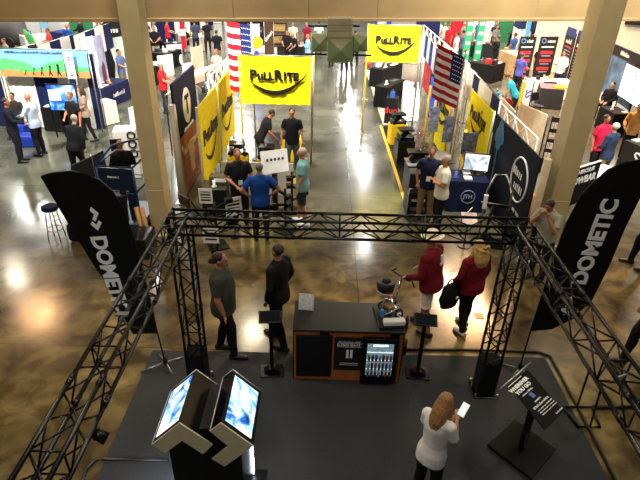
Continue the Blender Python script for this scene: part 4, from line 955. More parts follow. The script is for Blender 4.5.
# man leaning behind the truss, column 2
person('person in light grey shirt leaning forward with hands to face by the right column', (557, 196), 130, 1.74, 'a09c86', '0e0f12', 'a8704e', '2a1c14', 'short', al='face', ar='face', nod=.45, lean=.15, fat=1.1)
hbk = board('display_board', 'leaning black sign board with heavy white capitals behind the right column', 'sign', (556, 175), (601, 161), 1.2, .25, M('sign_black_matt', '101012', .8, spec=.2), .04, posts=True, frame=BLKM); w_ = hbk['w']
MB().box((0, 0, 1.21), (w_, .05, .02)).obj('white_edge', WHT, hbk); text('HERCULES', hbk, w_ * .18, -.024, 1.08, .13, WPRINT, .005); text('TOWBAR', hbk, w_ * .14, -.024, .86, .24, WPRINT, .010)
tag(MB().box((0, 0, .36), (1.0, .4, .72)).obj('white_counter', WHT, loc=(6.9, 12.3, 0)), 'white counter block behind the black towbar sign', 'counter').rotation_euler = (0, 0, .68)
person('person in crimson polo beside the white haired one, right of the column', (608, 115), 200, 1.78, 'c01840', '16181c', 'a8684a', '2a2018', 'short', al='down', ar='down', fat=1.2)
person('white haired person in navy shirt and khaki trousers seen from behind', (617, 123), 30, 1.76, '26344c', '7c6a4e', 'b8805f', 'd8d4cc', 'long', al='front', ar='front', fat=1.15)
r = table('large black draped table with white lettering at the right edge', (625, 140), (660, 154), 1.1, M('black_drape', '1c1a16', .8, 0, .2, 4), .8, print_='S', size=.5); clutter(r, 7, 'the large black table at the right edge', ('f0eee8', 'c89058', 'f0eee8', 'e8e6e0', 'c8c4ba'))
g = GZ(634, 118, 1.0); 
person('person in tan top at the right edge behind the black table', (641, 104), 150, 1.7, 'c89a58', '16181c', 'b07a5a', '3a2a1c', 'long', al='reach', ar='reach')
person('seated person in black beside the large monitor on the right', (614, 82), 120, 1.75, '101114', '101114', 'b07a5a', '1a1410', 'long', al='front', ar='front', sit=True)
r = thing('padded_bench', 'pale cushioned bench under the seated person on the right', 'bench', (0, 0, 0)); g = GZ(614, 82, 1.33); r.location = (g.x, g.y, 0)
MB().box((0, 0, .36), (.5, .45, .06)).obj('seat', paint('cfc6b4'), r, bevel=.015)
for sx in (-.2, .2):
    for sy in (-.18, .18): MB().tube([(sx, sy, 0), (sx, sy, .34)], .015).obj('leg', SIL, r)
pic = board('picture_wall', 'black framed mountain picture wall at the upper right', 'picture wall', (609, 41), (646, 57), 2.4, .3, M('mountain_picture', '4a6a8c', .6, 0, .9, 1.6), .06, frame=BLKM); w_ = pic['w']
MB().box((0, -.035, 2.22), (w_, .02, .36)).obj('header', BLK, pic); marks(pic, .2, -.05, 2.22, .8, .14, WPRINT, 1); MB().box((-w_ / 2 + .3, -.05, 2.22), (.4, .01, .3)).obj('white_logo', WHT, pic); MB().box((0, -.036, .45), (w_, .012, .3)).obj('white_strip', WHT, pic)
mon = board('large_screen', 'large white lit screen on a stand at the upper right edge', 'screen', (628, 62), (652, 74), 2.1, .95, BLK, .06, frame=BLKM); w_ = mon['w']
s_ = MB().box((0, -.034, 1.52), (w_ - .06, .006, 1.08)).obj('screen', M('white_screen', 'ffffff', .3, 0, 0, emit=1.2), mon); marks(mon, 0, -.04, 1.85, .5, .10, paint('2c50b0'), 1); marks(mon, .12, -.04, 1.45, .2, .3, paint('2c50b0'), 1)
r = thing('backdrop_wall', 'plain cream partition wall behind the upper right booths', 'wall panel', (14.6, 26.5, 0), -.42); MB().box((0, 0, 1.75), (9, .1, 3.5)).obj('panel', paint('e4d8c4'), r); MB().box((0, -.08, 3.4), (9, .06, .1)).obj('cap', WHT, r)
o = MB().box((0, 0, 0), (.9, .3, .9)).obj('wall_speaker', BLK, loc=(14.3, 26.35, 2.95), bevel=.03); o.rotation_euler = (0, 0, -.42); tag(o, 'black loudspeaker fixed high on the cream partition', 'loudspeaker')
r = table('black side table with products below the mountain picture', (600, 106), (615, 114), .6, BLKCL); clutter(r, 3, 'the black side table under the mountain picture')

# ================================================================== near left: stool, boards, blue lift
g = GZ(52, 239, 0)
st = thing('bar_stool', 'blue topped bar stool with black legs on the concrete left of the flag', 'stool', (g.x + .12, g.y, 0)); st.scale = (.8, .8, 1)
MB().loft([((0, 0, .68), .17, .17, (0, 0, 1)), ((0, 0, .70), .20, .20, (0, 0, 1)), ((0, 0, .76), .20, .20, (0, 0, 1)), ((0, 0, .78), .16, .16, (0, 0, 1))], 20).obj('seat', cloth('0c143c'), st)
for k in range(4):
    a = PI / 4 + k * PI / 2; MB().tube([(.22 * math.cos(a), .22 * math.sin(a), 0), (.13 * math.cos(a), .13 * math.sin(a), .68)], .013).obj('leg', BLKM, st)
for z, q in ((.25, .185), (.48, .155)): MB().torus((0, 0, z), q, .009).obj('ring', CHR, st)
for i, (x0, x1, lb) in enumerate(((72, 91, 'left leaf of the grey folding display board beside the flag'), (91, 104, 'right leaf of the grey folding display board by the blue lift'))):
    pass
ga, gb = GZ(71, 165, 1.25), GZ(91, 156, 1.25); gc = GZ(103, 150, 1.25)
r = thing('folding_display_board', 'grey two leaf folding display board behind the left flag', 'display board', (gb.x, gb.y, 0))
for a_, b_ in ((ga, gb), (gb, gc)):
    d = b_ - a_; c = (a_ + b_) / 2 - gb; m = MB(); m.box((c.x, c.y, .64), (d.length - .02, .03, 1.2), rz=math.atan2(d.y, d.x)); m.obj('leaf', M('grey_felt', '3c3e40', .9, 0, .1, 40), r)
m = MB(); m.tube([(0, 0, 0), (0, 0, 1.27)], .018); m.obj('hinge_post', SIL, r)
lift = thing('lift_cart', 'blue steel lift cart with guard rails left of the left column', 'lift', (-4.18, 10.25, 0), -.08)
BL = paint('16305c', .4); BLd = paint('0e1e3c', .4)
MB().box((0, 0, .16), (.84, 1.2, .10)).obj('chassis', BL, lift, bevel=.02)
for sx in (-.36, .36):
    for sy in (-.42, .42): MB().loft([((sx - .05, sy, .09), .09, .09), ((sx + .05, sy, .09), .09, .09)], 18).obj('wheel', TIRE, lift)
MB().box((0, 0, .235), (.80, 1.16, .05)).obj('platform', BL, lift, bevel=.01)
for x in (-.38, .38):
    for y in (-.46, .46): MB().tube([(x, y, .25), (x, y, 1.5)], .022).obj('rail_post', BL, lift)
for z in (.95, 1.5):
    MB().tube([(-.38, -.46, z), (.38, -.46, z), (.38, .46, z), (-.38, .46, z), (-.38, -.46, z)], .022).obj('guard_rail', BL, lift)
MB().tube([(-.38, -.46, 1.5), (-.1, -.2, 1.85), (.38, .46, 1.85), (.38, .46, 1.5)], .022).obj('guard_rail', BL, lift)
MB().box((.0, -.44, 1.22), (.70, .03, .48)).obj('front_plate', BLd, lift); marks(lift, -.05, -.47, 1.28, .25, .05, WPRINT, 1)
MB().box((.0, -.52, .60), (.28, .12, .60)).obj('control_box', BLK, lift, bevel=.02); MB().box((-.27, -.47, .62), (.16, .05, .62)).obj('side_plate', BLd, lift); MB().box((.27, -.47, .62), (.16, .05, .62)).obj('side_plate', BLd, lift)
person('bald person in black standing inside the blue lift', None, 30, 1.60, '101114', '101114', 'b07a5a', '', 'long', al='front', ar='front', bald=True, pos=(-4.25, 10.35), zbase=.262)
for i, (px, lb) in enumerate(((149, 'left of two wooden planks leaning at the foot of the left column'), (155, 'right of two wooden planks leaning at the foot of the left column'))):
    a_ = Vector((-3.66 + .12 * i, 9.32 - .02 * i, .02)); d = Vector((-.16, .25, .70)); o = MB().tube([(0, 0, 0), tuple(d)], .05, 4).obj('wooden_plank', M('plank_wood', 'b88850', .6, 0, .2, 9), loc=a_); tag(o, lb, 'plank')
o = thing('white_machine', 'white and black upright appliance with round openings behind the blue lift', 'appliance', (-5.1, 12.9, 0), .2)
MB().box((0, 0, .65), (.55, .5, 1.3)).obj('housing', WHT, o, bevel=.03); MB().box((-.22, -.27, .75), (.28, .03, .7)).obj('black_door', BLK, o)
for z in (.7, .95, 1.18): MB().torus((.17, -.26, z), .09, .02, 'Y').obj('ring', BLK, o)
r = table('small white table with black box by the left column', (128, 108), (138, 110), .8, cloth('e8e4da'), .8); clutter(r, 1, 'the small white table by the left column', ('16171a',), 1.6)
tag(MB().loft([((0, 0, .1), .5, .12, (1, 0, 0)), ((.55, 0, .09), .3, .06, (1, 0, 0))], 12).obj('white_cushion', WHT, loc=(-3.9, 9.25, .05)), 'white rounded cushion low beside the left flag', 'cushion').scale = (.3, .8, .6)
tag(MB().box((0, 0, .22), (1.1, .6, .44)).obj('black_crate', BLK, loc=(-3.95, 9.0, 0), bevel=.02), 'long black crate on the floor behind the left truss corner', 'crate')
tag(MB().box((0, 0, .2), (.7, .4, .4)).obj('dark_bag', cloth('14161e'), loc=(-4.9, 9.5, 0), bevel=.08), 'dark folded bag on the floor behind the left flag', 'bag')
# right edge people near
person('person in yellow top and black trousers at the right edge, cut by the frame', None, 100, 1.72, 'c8a030', '0f0f12', 'b07a5a', '2a1c12', 'short', pos=(4.88, 6.1), stance=.18, shoes='101010')
person('person in dark clothes at the far right edge behind the right flag', None, 60, 1.75, '14161c', '14161c', 'b07a5a', '2a1c12', 'short', pos=(6.30, 8.9), stance=.15)

# ================================================================== left rows
# hiking banner booth
by = 16.3
dr = thing('booth_drape', 'navy and white pipe and drape backdrop behind the left group', 'drape', (-9.05, by + .35, 0), 0)
x = -1.75
for i, (w_, c, lb) in enumerate(((.55, '121a40', 0), (1.05, 'e8e2d4', 0), (.75, '121a40', 0), (.95, 'e8e2d4', 0), (.3, '121a40', 0))):
    MB().sheet(w_, 2.35, .01, 16, 3, .03, max(2, int(w_ * 5)), 0, .02, x0=x).obj('navy_drape' if c[0] == '1' else 'white_drape', cloth(c), dr); x += w_
MB().tube([(-1.8, .03, 2.38), (1.87, .03, 2.38)], .02).obj('crossbar', SIL, dr)
for q in (-1.8, 1.87): MB().tube([(q, .03, 0), (q, .03, 2.4)], .02).obj('post', SIL, dr)
eb = thing('picture_banner', 'wide banner of green hills with seven walking silhouettes', 'banner', (-8.62, by + .05, 0), 0)
bw = 2.75; z0, z1 = 1.72, 2.52
MB().sheet(bw, z1 - z0, .006, 24, 6, .01, 4, 0, z0).obj('banner_fabric', cloth('7cb0dc'), eb)
hp = [(-bw / 2, z0 + .10)] + [(-bw / 2 + bw * i / 20, z0 + .42 + .12 * math.sin(i * .55) + .04 * math.sin(i * 1.3)) for i in range(21)] + [(bw / 2, z0 + .10)]
MB().prism(hp, -.022, -.018).obj('hills', cloth('5cb470'), eb)
hp = [(-bw / 2, z0)] + [(-bw / 2 + bw * i / 20, z0 + .17 + .03 * math.sin(i * .7)) for i in range(21)] + [(bw / 2, z0)]
MB().prism(hp, -.027, -.022).obj('sand', cloth('b88c50'), eb)
for i in range(7):
    s_ = .12 + .035 * min(i, 4); xx = -.62 + i * .26; z = z0 + .05; m = MB(); ln = max(0, .06 - .012 * i)
    m.prism([(xx - .02 * s_ * 5, z), (xx - .2 * s_, z), (xx - .1 * s_, z + .45 * s_), (xx - .12 * s_ + ln, z + .9 * s_), (xx - .05 * s_ + ln, z + 1.05 * s_), (xx - .14 * s_ + ln, z + 1.15 * s_), (xx - .1 * s_ + ln, z + 1.35 * s_), (xx + .12 * s_ + ln, z + 1.35 * s_), (xx + .15 * s_ + ln, z + 1.12 * s_), (xx + .15 * s_, z + .9 * s_), (xx + .13 * s_, z + .45 * s_), (xx + .35 * s_, z), (xx + .2 * s_, z), (xx + .02 * s_, z + .35 * s_)], -.034, -.028)
    m.obj('walking_figure', PRINT, eb)
marks(eb, -.1, -.03, z1 - .07, 2.0, .06, paint('2a3a5a'), 6)
MB().tube([(-bw / 2 - .05, .03, z1 + .01), (bw / 2 + .05, .03, z1 + .01)], .02).obj('crossbar', SIL, eb)
for q in (-bw / 2 - .04, bw / 2 + .04): MB().tube([(q, .03, 0), (q, .03, z1)], .02).obj('post', SIL, eb)
r = board('narrow_banner', 'narrow white banner with purple writing beside the hills banner', 'banner', (70, 52), (76, 53), 2.5, 1.55, WHT, .01, xyz=(Vector((-7.75, by - .12, 0)), 0, .24)); MB().box((0, -.01, 1.65), (.22, .006, .16)).obj('navy_box', NAVY, r); marks(r, 0, -.012, 2.1, .6, .12, paint('5a48a0'), 1, rot=-PI / 2)
r = table('black draped table below the blue screen, left booth', (40, 108), (66, 110), .8, BLKCL); t1 = r; clutter(r, 5, 'the black table below the blue screen', ('f0eee8', '16171a', 'f0eee8'))
tv = board('wide_screen', 'wide blue lit screen behind the black table in the left booth', 'screen', (45, 84), (75, 84), 1.65, .85, BLK, .08, frame=BLKM); w_ = tv['w']
s_ = MB().box((0, -.044, 1.25), (w_ - .06, .006, .74)).obj('screen', SB, tv); MB().box((-w_ * .25, -.05, 1.33), (.32, .004, .32)).obj('white_window', M('screen_white', 'ffffff', .3, 0, 0, emit=1.2), s_)
for i, (px, py, z) in enumerate(((18, 123, .5), (27, 134, .35))):
    g = GZ(px, py, z); tag(MB().box((0, 0, z / 2), (.5, .45, z)).obj('blue_tub', paint('1838a8', .4), loc=(g.x, g.y, 0), bevel=.05), ('blue plastic tub between the two standing people on the left', 'lower blue plastic tub in front of the bald person')[i], 'tub')
person('person in dark navy jacket at the left edge talking', (4, 98), -70, 1.78, '10141f', '16181e', 'a87050', '1a120c', 'long', al='front', ar='reach')
person('bald person in light blue shirt with reaching arm, left group', (27, 93), 85, 1.78, 'b8c4dc', '101218', 'b8805f', '', 'long', al='reach', ar='front', bald=True, fat=1.2)
person('grey haired person in black leaning over, middle of the left group', (67, 116), -10, 1.70, '0e0f12', '0e0f12', 'a89078', 'a89a88', 'long', al='reach', ar='down', lean=.35, fat=1.2, stance=.1)
person('person in black polo with short brown hair by the black table', (69, 92), 150, 1.76, '131418', '131418', 'b87a58', '6a4428', 'short', al='down', ar='front', fat=1.1)
person('person in sleeveless taupe top and black leggings beside the white cloth', (80, 86), 120, 1.68, '9a8478', '101014', 'c08a68', '3a2418', 'short', al='front', ar='front', fem=True, long_hair=True, stance=.15)
r = table('small table under a long white cloth right of the taupe top', (87, 102), (97, 105), .7, cloth('e6e2da'))
person('person in dark brown sitting by the drape at the far left', (11, 93), 180, 1.72, '2a2420', '1a1a1e', 'a87050', '1a120c', 'long', al='front', ar='front', sit=True)
# navy logo table booth
r = table('navy draped table with white logo behind the blue lift', (103, 89), (128, 79), .9, cloth('141c44'), print_=None); marks(r, 0, -r['d'] / 2 * 1.1 - .03, .42, .8, .16, WPRINT, 1); clutter(r, 5, 'the navy logo table', ('f0eee8', 'c8c4ba', 'c89058'))
r = table('long table covered with catalogues left of the navy logo table', (92, 79), (103, 74), .5, cloth('20222a')); clutter(r, 8, 'the long catalogue table', ('f0eee8', 'c8c4ba', 'e8e6e0', '3a3c40', 'c89058'))
person('person in grey blue shirt standing behind the navy logo table', (118, 49), -100, 1.76, '56689a', '7a7464', 'a87050', '1a120c', 'short', al='reach', ar='reach')
r = board('arched_display', 'black arched display with white writing and pale landscape picture', 'display', (101, 26), (123, 25), 2.5, 0, M('pale_landscape', 'b8c8c0', .6, 0, .4, 1.5), .08); w_ = r['w']
MB().prism([(-w_ / 2 - .1, 2.0), (w_ / 2 + .1, 2.15), (w_ / 2 + .1, 2.75), (-w_ / 2 + .1, 2.65), (-w_ / 2 - .1, 2.45)], -.08, -.05).obj('header', BLK, r); marks(r, 0, -.09, 2.35, w_ * .6, .2, WPRINT, 1); MB().prism([(-w_ / 2 - .08, 0), (-w_ / 2 + .12, 0), (-w_ / 2 + .28, 1.1), (-w_ / 2 + .1, 2.1), (-w_ / 2 - .08, 2.1)], -.07, -.045).obj('black_curve', BLK, r)
r = board('tall_poster', 'tall blue and white poster with a standing figure left of the black arch', 'poster', (91, 37), (101, 34), 2.4, .1, M('poster_lilac', 'a8b0dc', .6, 0, .5, 2.5), .04); MB().prism([(-.1, .4), (.25, .4), (.2, 1.3), (.1, 1.5), (-.05, 1.3)], -.03, -.022).obj('figure', paint('6a3448'), r)
r = board('tall_poster', 'tall white poster with a pale blue cloud, next to the hills banner', 'poster', (80, 38), (92, 36), 2.5, .1, paint('f4f8fc'), .04); MB().ball((0, -.03, 1.7), .35, .01, .5).obj('cloud_print', paint('c4e0f4'), r)
def valance(label, pts, z, zt=2.4, cols=('f0eee8', '1a2454')):
    """row of white and navy fabric panels along a line"""
    A_, B_ = GZ(*pts[0], zt), GZ(*pts[1], zt); d = B_ - A_; r = thing('fabric_valance', label, 'valance', ((A_.x + B_.x) / 2, (A_.y + B_.y) / 2, 0), math.atan2(d.y, d.x)); w = d.length; n = max(3, int(w / .7))
    for i in range(n): MB().box((-w / 2 + w * (i + .5) / n, 0, (z + zt) / 2), (w / n * .98, .02, zt - z)).obj('panel', cloth(cols[i % len(cols)]), r)
    MB().tube([(-w / 2, .02, zt), (w / 2, .02, zt)], .02).obj('crossbar', SIL, r)
    for q in (-w / 2, w / 2): MB().tube([(q, .02, 0), (q, .02, zt)], .02).obj('post', SIL, r)
    return r
valance('white and navy valance rising behind the hills banner', ((38, 46), (78, 33)), 1.5)
valance('second white and navy valance behind the tall posters', ((74, 36), (118, 20)), 1.7, 2.6)
valance('low white valance at the far left behind the hills banner', ((8, 50), (36, 44)), 1.6, 2.4, ('f0eee8', 'e4e2dc', '24261f'))
# far left
r = thing('vehicle_body', 'dark grey rounded vehicle body at the far upper left', 'vehicle', (-18.4, 30.6, 0), .1)
MB().loft([((-1.6, 0, .9), .3, .9, (1, 0, 0)), ((-1.2, 0, 1.1), .85, 1.0, (1, 0, 0)), ((0, 0, 1.3), 1.15, 1.0, (1, 0, 0)), ((1.1, 0, 1.05), .8, .95, (1, 0, 0)), ((1.6, 0, .8), .3, .7, (1, 0, 0))], 18).obj('shell', paint('4a4a4c'), r)
for q in (-.9, .9): MB().loft([((q, -1.0, .35), .35, .35, (0, 1, 0)), ((q, -.8, .35), .35, .35, (0, 1, 0))], 18).obj('wheel', TIRE, r)
tag(MB().loft([((0, 0, 0), .06, .03, (0, 0, 1)), ((.05, 0, .4), .20, .03, (0, 0, 1)), ((-.05, 0, .8), .22, .03, (0, 0, 1)), ((-.25, 0, 1.15), .05, .02, (0, 0, 1))], 14).obj('leaf_flag', M('green_leaf', '58c068', .6, 0, .5, 1.2), loc=(-16.0, 29.6, 0)), 'green leaf shaped flag in front of the far left booths', 'flag')
for i, (x, y, w_, h_, c, lb) in enumerate(((-19, 36, 5.0, 3.4, 'f2f0ec', 'white partition wall at the far upper left'), (-13.0, 35, 5.5, 3.6, 'f6f4f0', 'second white partition wall behind the red and blue shirts, upper left'), (-6.4, 39.5, 1.8, 2.6, 'dfeee6', 'pale green partition behind the red shirted attendant'), (-16, 44, 22, 3.8, '5c5a56', 'long grey wall closing the hall far left'), (2, 47, 14, 4.2, '4c4c4a', 'long dark wall closing the far end of the aisle'), (16, 44, 14, 3.5, '4a4844', 'long dark grey wall closing the hall far right'))):
    r = thing('partition_wall', lb, 'wall panel', (x, y, 0)); MB().box((0, 0, h_ / 2), (w_, .08, h_)).obj('panel', paint(c), r)
    for q in (-w_ / 2, w_ / 2): MB().box((q, -.06, h_ / 2), (.06, .06, h_)).obj('upright', SIL, r)
r = board('column_banner', 'pale blue vertical banner on the white wall at the far left', 'banner', None, None, 3.0, .5, cloth('90c8e4'), .02, xyz=(Vector((-17.6, 34.5, 0)), 0, .5))
r = board('column_banner', 'grey blue vertical banner further left on the white wall', 'banner', None, None, 3.0, .5, cloth('6c80a8'), .02, xyz=(Vector((-19.3, 34.5, 0)), 0, .5))
def crowd(lst):
    for (px, py, face, top, legs, hair, lb, kw) in lst:
        person(lb, (px, py), face, kw.pop('h', 1.75), top, legs, kw.pop('skin', 'b07a5a'), hair, kw.pop('sleeve', 'short'), vox=.024, **kw)
crowd([
    (47, 28, 120, 'c83a30', '22242a', '5a3a20', 'person in red shirt by the white wall, far upper left', dict(al='reach', ar='reach')),
    (66, 24, 170, '1c4a9a', '22242a', 'a87850', 'person in blue shirt behind the white and navy valance', dict(al='front', ar='front')),
    (3, 38, 140, '8a8478', '3a3a3a', '3a2a1c', 'person in grey patterned shirt at the upper left edge', dict(al='front', ar='front', sleeve='long')),
    (153, 26, 190, '0f1012', 'a8987c', '6a6660', 'person in black shirt and khaki trousers right of the left column', dict(al='front', ar='front', fat=1.2)),
    (143, 33, -30, '5a8ac0', '1a1c2a', '3a2a1c', 'person in light blue shirt half hidden by the left column', dict()),
    (166, 20, -80, 'd0202c', '1c1e20', '2a1c12', 'person in red shirt behind the far black counter', dict(al='reach', ar='reach')),
    (185, 27, 150, '14161a', '14161a', '7a5a40', 'person in black behind the white draped table', dict(sit=True, al='front', ar='front')),
    (160, 63, -85, 'c01c28', '202228', '8a8680', 'grey haired person in red polo left of the navy T banner', dict(al='reach', ar='reach', fat=1.2)),
    (184, 65, -60, '1c3a80', '1a1c20', '7a4428', 'person in blue shirt bending beside the navy T banner', dict(lean=.4, al='reach', ar='reach')),
    (216, 30, 10, '121824', '8a8470', '3a2c20', 'person in black shirt walking away in the far left aisle', dict(stance=.15)),
    (206, 20, 10, '1c1e22', '202228', '2a1c12', 'person in dark clothes farthest up the left aisle', dict(stance=.15)),
    (194, 20, 30, '3a4860', '202228', '2a1c12', 'person in slate shirt near the far grey booths', dict()),
    (216, 49, 150, 'd8b8a8', '2a2a30', '8a4a30', 'person in pale pink top left of the flag', dict(al='front', ar='front')),
    (287, 30, 190, '15171a', '1a1c20', '3a2a1c', 'person in black polo behind the table above the left banner', dict(al='reach', ar='reach')),
    (297, 32, 110, '101114', '1a1c20', '', 'bald person in black leaning over the far table', dict(bald=True, lean=.3, al='reach', ar='reach')),
    (308, 34, 100, '8ab4dc', '1a1c24', '', 'bald person in light blue shirt at the aisle beside the green lamp', dict(bald=True, al='phone', ar='phone', sleeve='long')),
    (293, 22, 180, 'e8dcc8', '2a2a30', '5a3a28', 'person in cream top at the far end of the left booths', dict()),
    (307, 22, 160, '8a1c3c', '2a2a30', '2a1c12', 'person in maroon top at the far end of the left booths', dict(fat=.95)),
    (319, 21, 0, 'b8d8d8', '2a2a30', '2a1c12', 'person in pale aqua shirt far up the aisle', dict()),
    (425, 20, 90, 'c8202c', '2a2a30', '', 'person in red cap and red shirt behind the right yellow banner', dict(hat=('c8202c', 'cap'), fat=1.2)),
    (440, 20, 40, 'e8e4da', '8a8478', '2a1c12', 'person in white shirt right of the red cap', dict(fat=1.2)),
    (446, 22, 140, 'd8d4c8', '3a3c44', '4a3420', 'person in cream shirt in the crowd right of the red cap', dict()),
    (450, 25, 120, 'b81c28', '2a2a30', '3a2a1c', 'person in red shirt in the middle of the right crowd', dict(fat=1.1)),
    (458, 32, 60, 'e4e0dc', '2a2a30', '2a1c12', 'person in white shirt in front of the red shirted one', dict()),
    (464, 30, 20, '5a6480', '3a3c44', '14100c', 'person in slate blue shirt in the right crowd', dict()),
    (470, 27, -10, '7a7870', '5a5448', '6a665e', 'broad person in grey shirt in the right crowd', dict(fat=1.3)),
    (465, 22, 50, '8a8a86', '3a3c44', 'a8a49c', 'person in light grey shirt at the back of the right crowd', dict()),
    (499, 36, 60, '101114', '16181c', '2a1c14', 'person in black with raised hand at the right stand', dict(al='phone', ar='face', sleeve='long')),
    (516, 33, 40, '33508e', '1c1e24', '1a120c', 'person in blue shirt at the right stand', dict(al='front', ar='front')),
    (525, 46, 160, 'c82830', '2a2c34', 'd8b070', 'blonde person in red before the left red and black banner', dict(long_hair=True, fem=True)),
    (523, 53, -60, '4a50a0', '16181e', '4a3828', 'person in purple blue shirt in front of the blonde person', dict(fat=1.1, al='front', ar='reach')),
    (542, 45, 200, '121316', '4a3c30', 'd8ccc0', 'white haired person in black shirt before the middle banner', dict(al='front', ar='down', fat=1.1)),
    (565, 51, 140, 'e4e0d8', '1a2040', '3a2c20', 'person in white shirt with raised hand near the right column', dict(al='reach', ar='phone', sleeve='long')),
    (521, 72, 60, '2898a8', '1c1e24', '3a2418', 'person in teal top bending near the yellow chair sign', dict(lean=.6, al='reach', ar='reach')),
    (480, 20, 30, '3c5a9a', '22242a', '2a1c12', 'person in blue shirt between the green striped posts', dict()),
    (497, 22, 150, '2a2620', '22242a', '5a3a20', 'person in brown behind the right stand', dict()),
    (131, 20, 90, '3a3c40', '22242a', '2a1c12', 'person in dark grey left of the left column', dict()),
    (100, 20, 150, 'e8dcd0', '22242a', '5a3420', 'person in cream shirt behind the tall posters', dict()),
])
for px, py, fc_, tp_, lb in ((344, 75, 0, '22242a', 'person in dark trousers standing behind the hanging green box'), (331, 67, 20, '3a3c44', 'person walking left of the one behind the hanging green box'), (354, 66, -20, '4a4c54', 'person walking right of the one behind the hanging green box')):
    g = GZ(px, py); person(lb, None, fc_, 1.75, tp_, '16181e', 'b07a5a', '2a1c12', 'short', pos=(g.x, g.y), stance=.1, vox=.022)
# ------------------------------------------------------------------ left middle aisle furniture
r = table('black draped table with white oval logo right of the left column', (166, 54), (181, 49), 1.0, BLKCL); MB().prism([(.18 * math.cos(t * PI / 8), .4 + .25 * math.sin(t * PI / 8)) for t in range(16)], -.87, -.86).obj('oval_logo', WPRINT, r); clutter(r, 6, 'the black oval logo table')
r = table('black draped table with catalogues close to the left column', (148, 68), (163, 66), 1.2, BLKCL); clutter(r, 5, 'the black table close to the left column')
r = table('grey and white draped table with lime cloth in the far left aisle', (184, 38), (205, 37), 1.5, cloth('d8d4ca')); clutter(r, 6, 'the grey and white table in the far left aisle', ('f0eee8', '16171a', 'f0eee8'))
g = local(r, -.1, -.2, .752); tag(MB().box((0, 0, .09), (.5, .4, .18)).obj('lime_box', paint('c8e020'), loc=g, bevel=.02), 'lime yellow box on the grey and white table', 'box')
r = table('long black counter in front of the red shirted attendant', (166, 44), (180, 43), .6, BLKCL); clutter(r, 4, 'the long black counter far left')
board('partition_board', 'white panel standing between the two black tables left of the aisle', 'panel', (157, 56), (172, 54), .95, 0, WHT, .05); board('partition_board', 'white panel with small letters behind the oval logo table', 'panel', (166, 45), (182, 44), .95, 0, WHT, .05)
board('partition_board', 'plain white panel on the floor in front of the blue shirted bending person', 'panel', (182, 64), (194, 62), .9, 0, WHT, .05)
r = board('red_banner', 'red banner with a white emblem far left of the aisle', 'banner', (179, 20), (184, 20), 2.2, .9, cloth('b01c2c'), .02); MB().prism([(-.1, 1.5), (.1, 1.5), (.1, 1.8), (-.1, 1.8)], -.02, -.012).obj('emblem', WPRINT, r)
board('partition_board', 'beige fabric panel standing left of the flag', 'panel', (191, 48), (202, 45), 1.8, .4, cloth('d8c0ac'), .03)
r = thing('fabric_canopy', 'peach coloured sloping fabric canopy beside the navy T banner', 'canopy', (-4.0, 15.6, 0)); MB().slab([(-.45, -1.1, 1.75), (.35, -1.2, 2.2), (.75, 1.1, 2.25), (-.25, 1.2, 1.9)], .02).obj('canopy_fabric', cloth('e0b8a0'), r)
for q in ((-.45, -1.1, 1.75), (.35, -1.2, 2.2), (.75, 1.1, 2.25), (-.25, 1.2, 1.9)): MB().tube([(q[0], q[1], 0), q], .02).obj('pole', BLKM, r)
r = table('cluttered table behind the yellow wall panels on the left', (213, 94), (223, 82), .5, cloth('34363a')); clutter(r, 12, 'the cluttered table behind the yellow wall panels', ('f0eee8', '16171a', 'f0eee8', 'c8c4ba', '3a3c40'), 1.6)
r = table('second cluttered white table further up behind the yellow panels', (224, 74), (236, 60), .7, cloth('e8e6e0')); clutter(r, 10, 'the second cluttered table behind the yellow panels', ('16171a', 'f0eee8', '3a3c40', '16171a'), 1.6)
# ------------------------------------------------------------------ behind the left banner
r = board('tall_banner', 'dark brown tall banner with white writing above the left yellow banner', 'banner', (264, 18), (273, 18), 2.6, .1, cloth('4a3830'), .04); marks(r, 0, -.04, 1.9, .6, .14, WPRINT, 1, rot=-.9)
r = board('tall_banner', 'white banner with yellow and blue splashes right of the flag', 'banner', (252, 24), (259, 24), 2.6, .1, WHT, .04); MB().ball((0, -.03, 1.9), .28, .01, .25).obj('yellow_splash', paint('f0b020'), r); MB().ball((0, -.03, 1.0), .2, .01, .6).obj('blue_splash', paint('1c48c8'), r)
r = thing('shelf_rack', 'brown display rack with pictures above the left yellow banner', 'rack', (GZ(279, 22, 2.05).x, GZ(279, 22, 2.05).y, 0), 0)
MB().box((0, .1, 1.15), (.8, .05, 2.3)).obj('back_panel', paint('3c3428'), r)
for z in (.4, .95, 1.5, 2.05): MB().box((0, -.05, z), (.8, .3, .03)).obj('shelf', paint('5a4a38'), r)
for z in (1.02, 1.6): MB().box((0, .03, z + .2), (.6, .02, .35)).obj('picture', M('tan_pictures', 'a88a50', .6, 0, .5, 6), r)
for i, (px, lb) in enumerate(((263, 'left white printer unit above the left yellow banner'), (272, 'right white printer unit above the left yellow banner'))):
    g = GZ(px, 46, .9); r = thing('printer_unit', lb, 'printer', (g.x, g.y, 0)); MB().box((0, 0, .45), (.55, .5, .9)).obj('housing', WHT, r, bevel=.02); MB().box((0, -.26, .6), (.35, .02, .06)).obj('red_strip', paint('c83028'), r)
r = table('long table with papers above the left yellow banner', (284, 46), (303, 47), .9, cloth('1c1e24')); clutter(r, 7, 'the long paper table above the left banner', ('f0eee8', 'c89058', 'f0eee8'))
r = table('white table with pink papers behind the left banner', (258, 62), (300, 60), .8, cloth('e4dcd4')); clutter(r, 10, 'the white table directly behind the left banner', ('c89058', 'f0eee8', '16171a', 'c23030'))
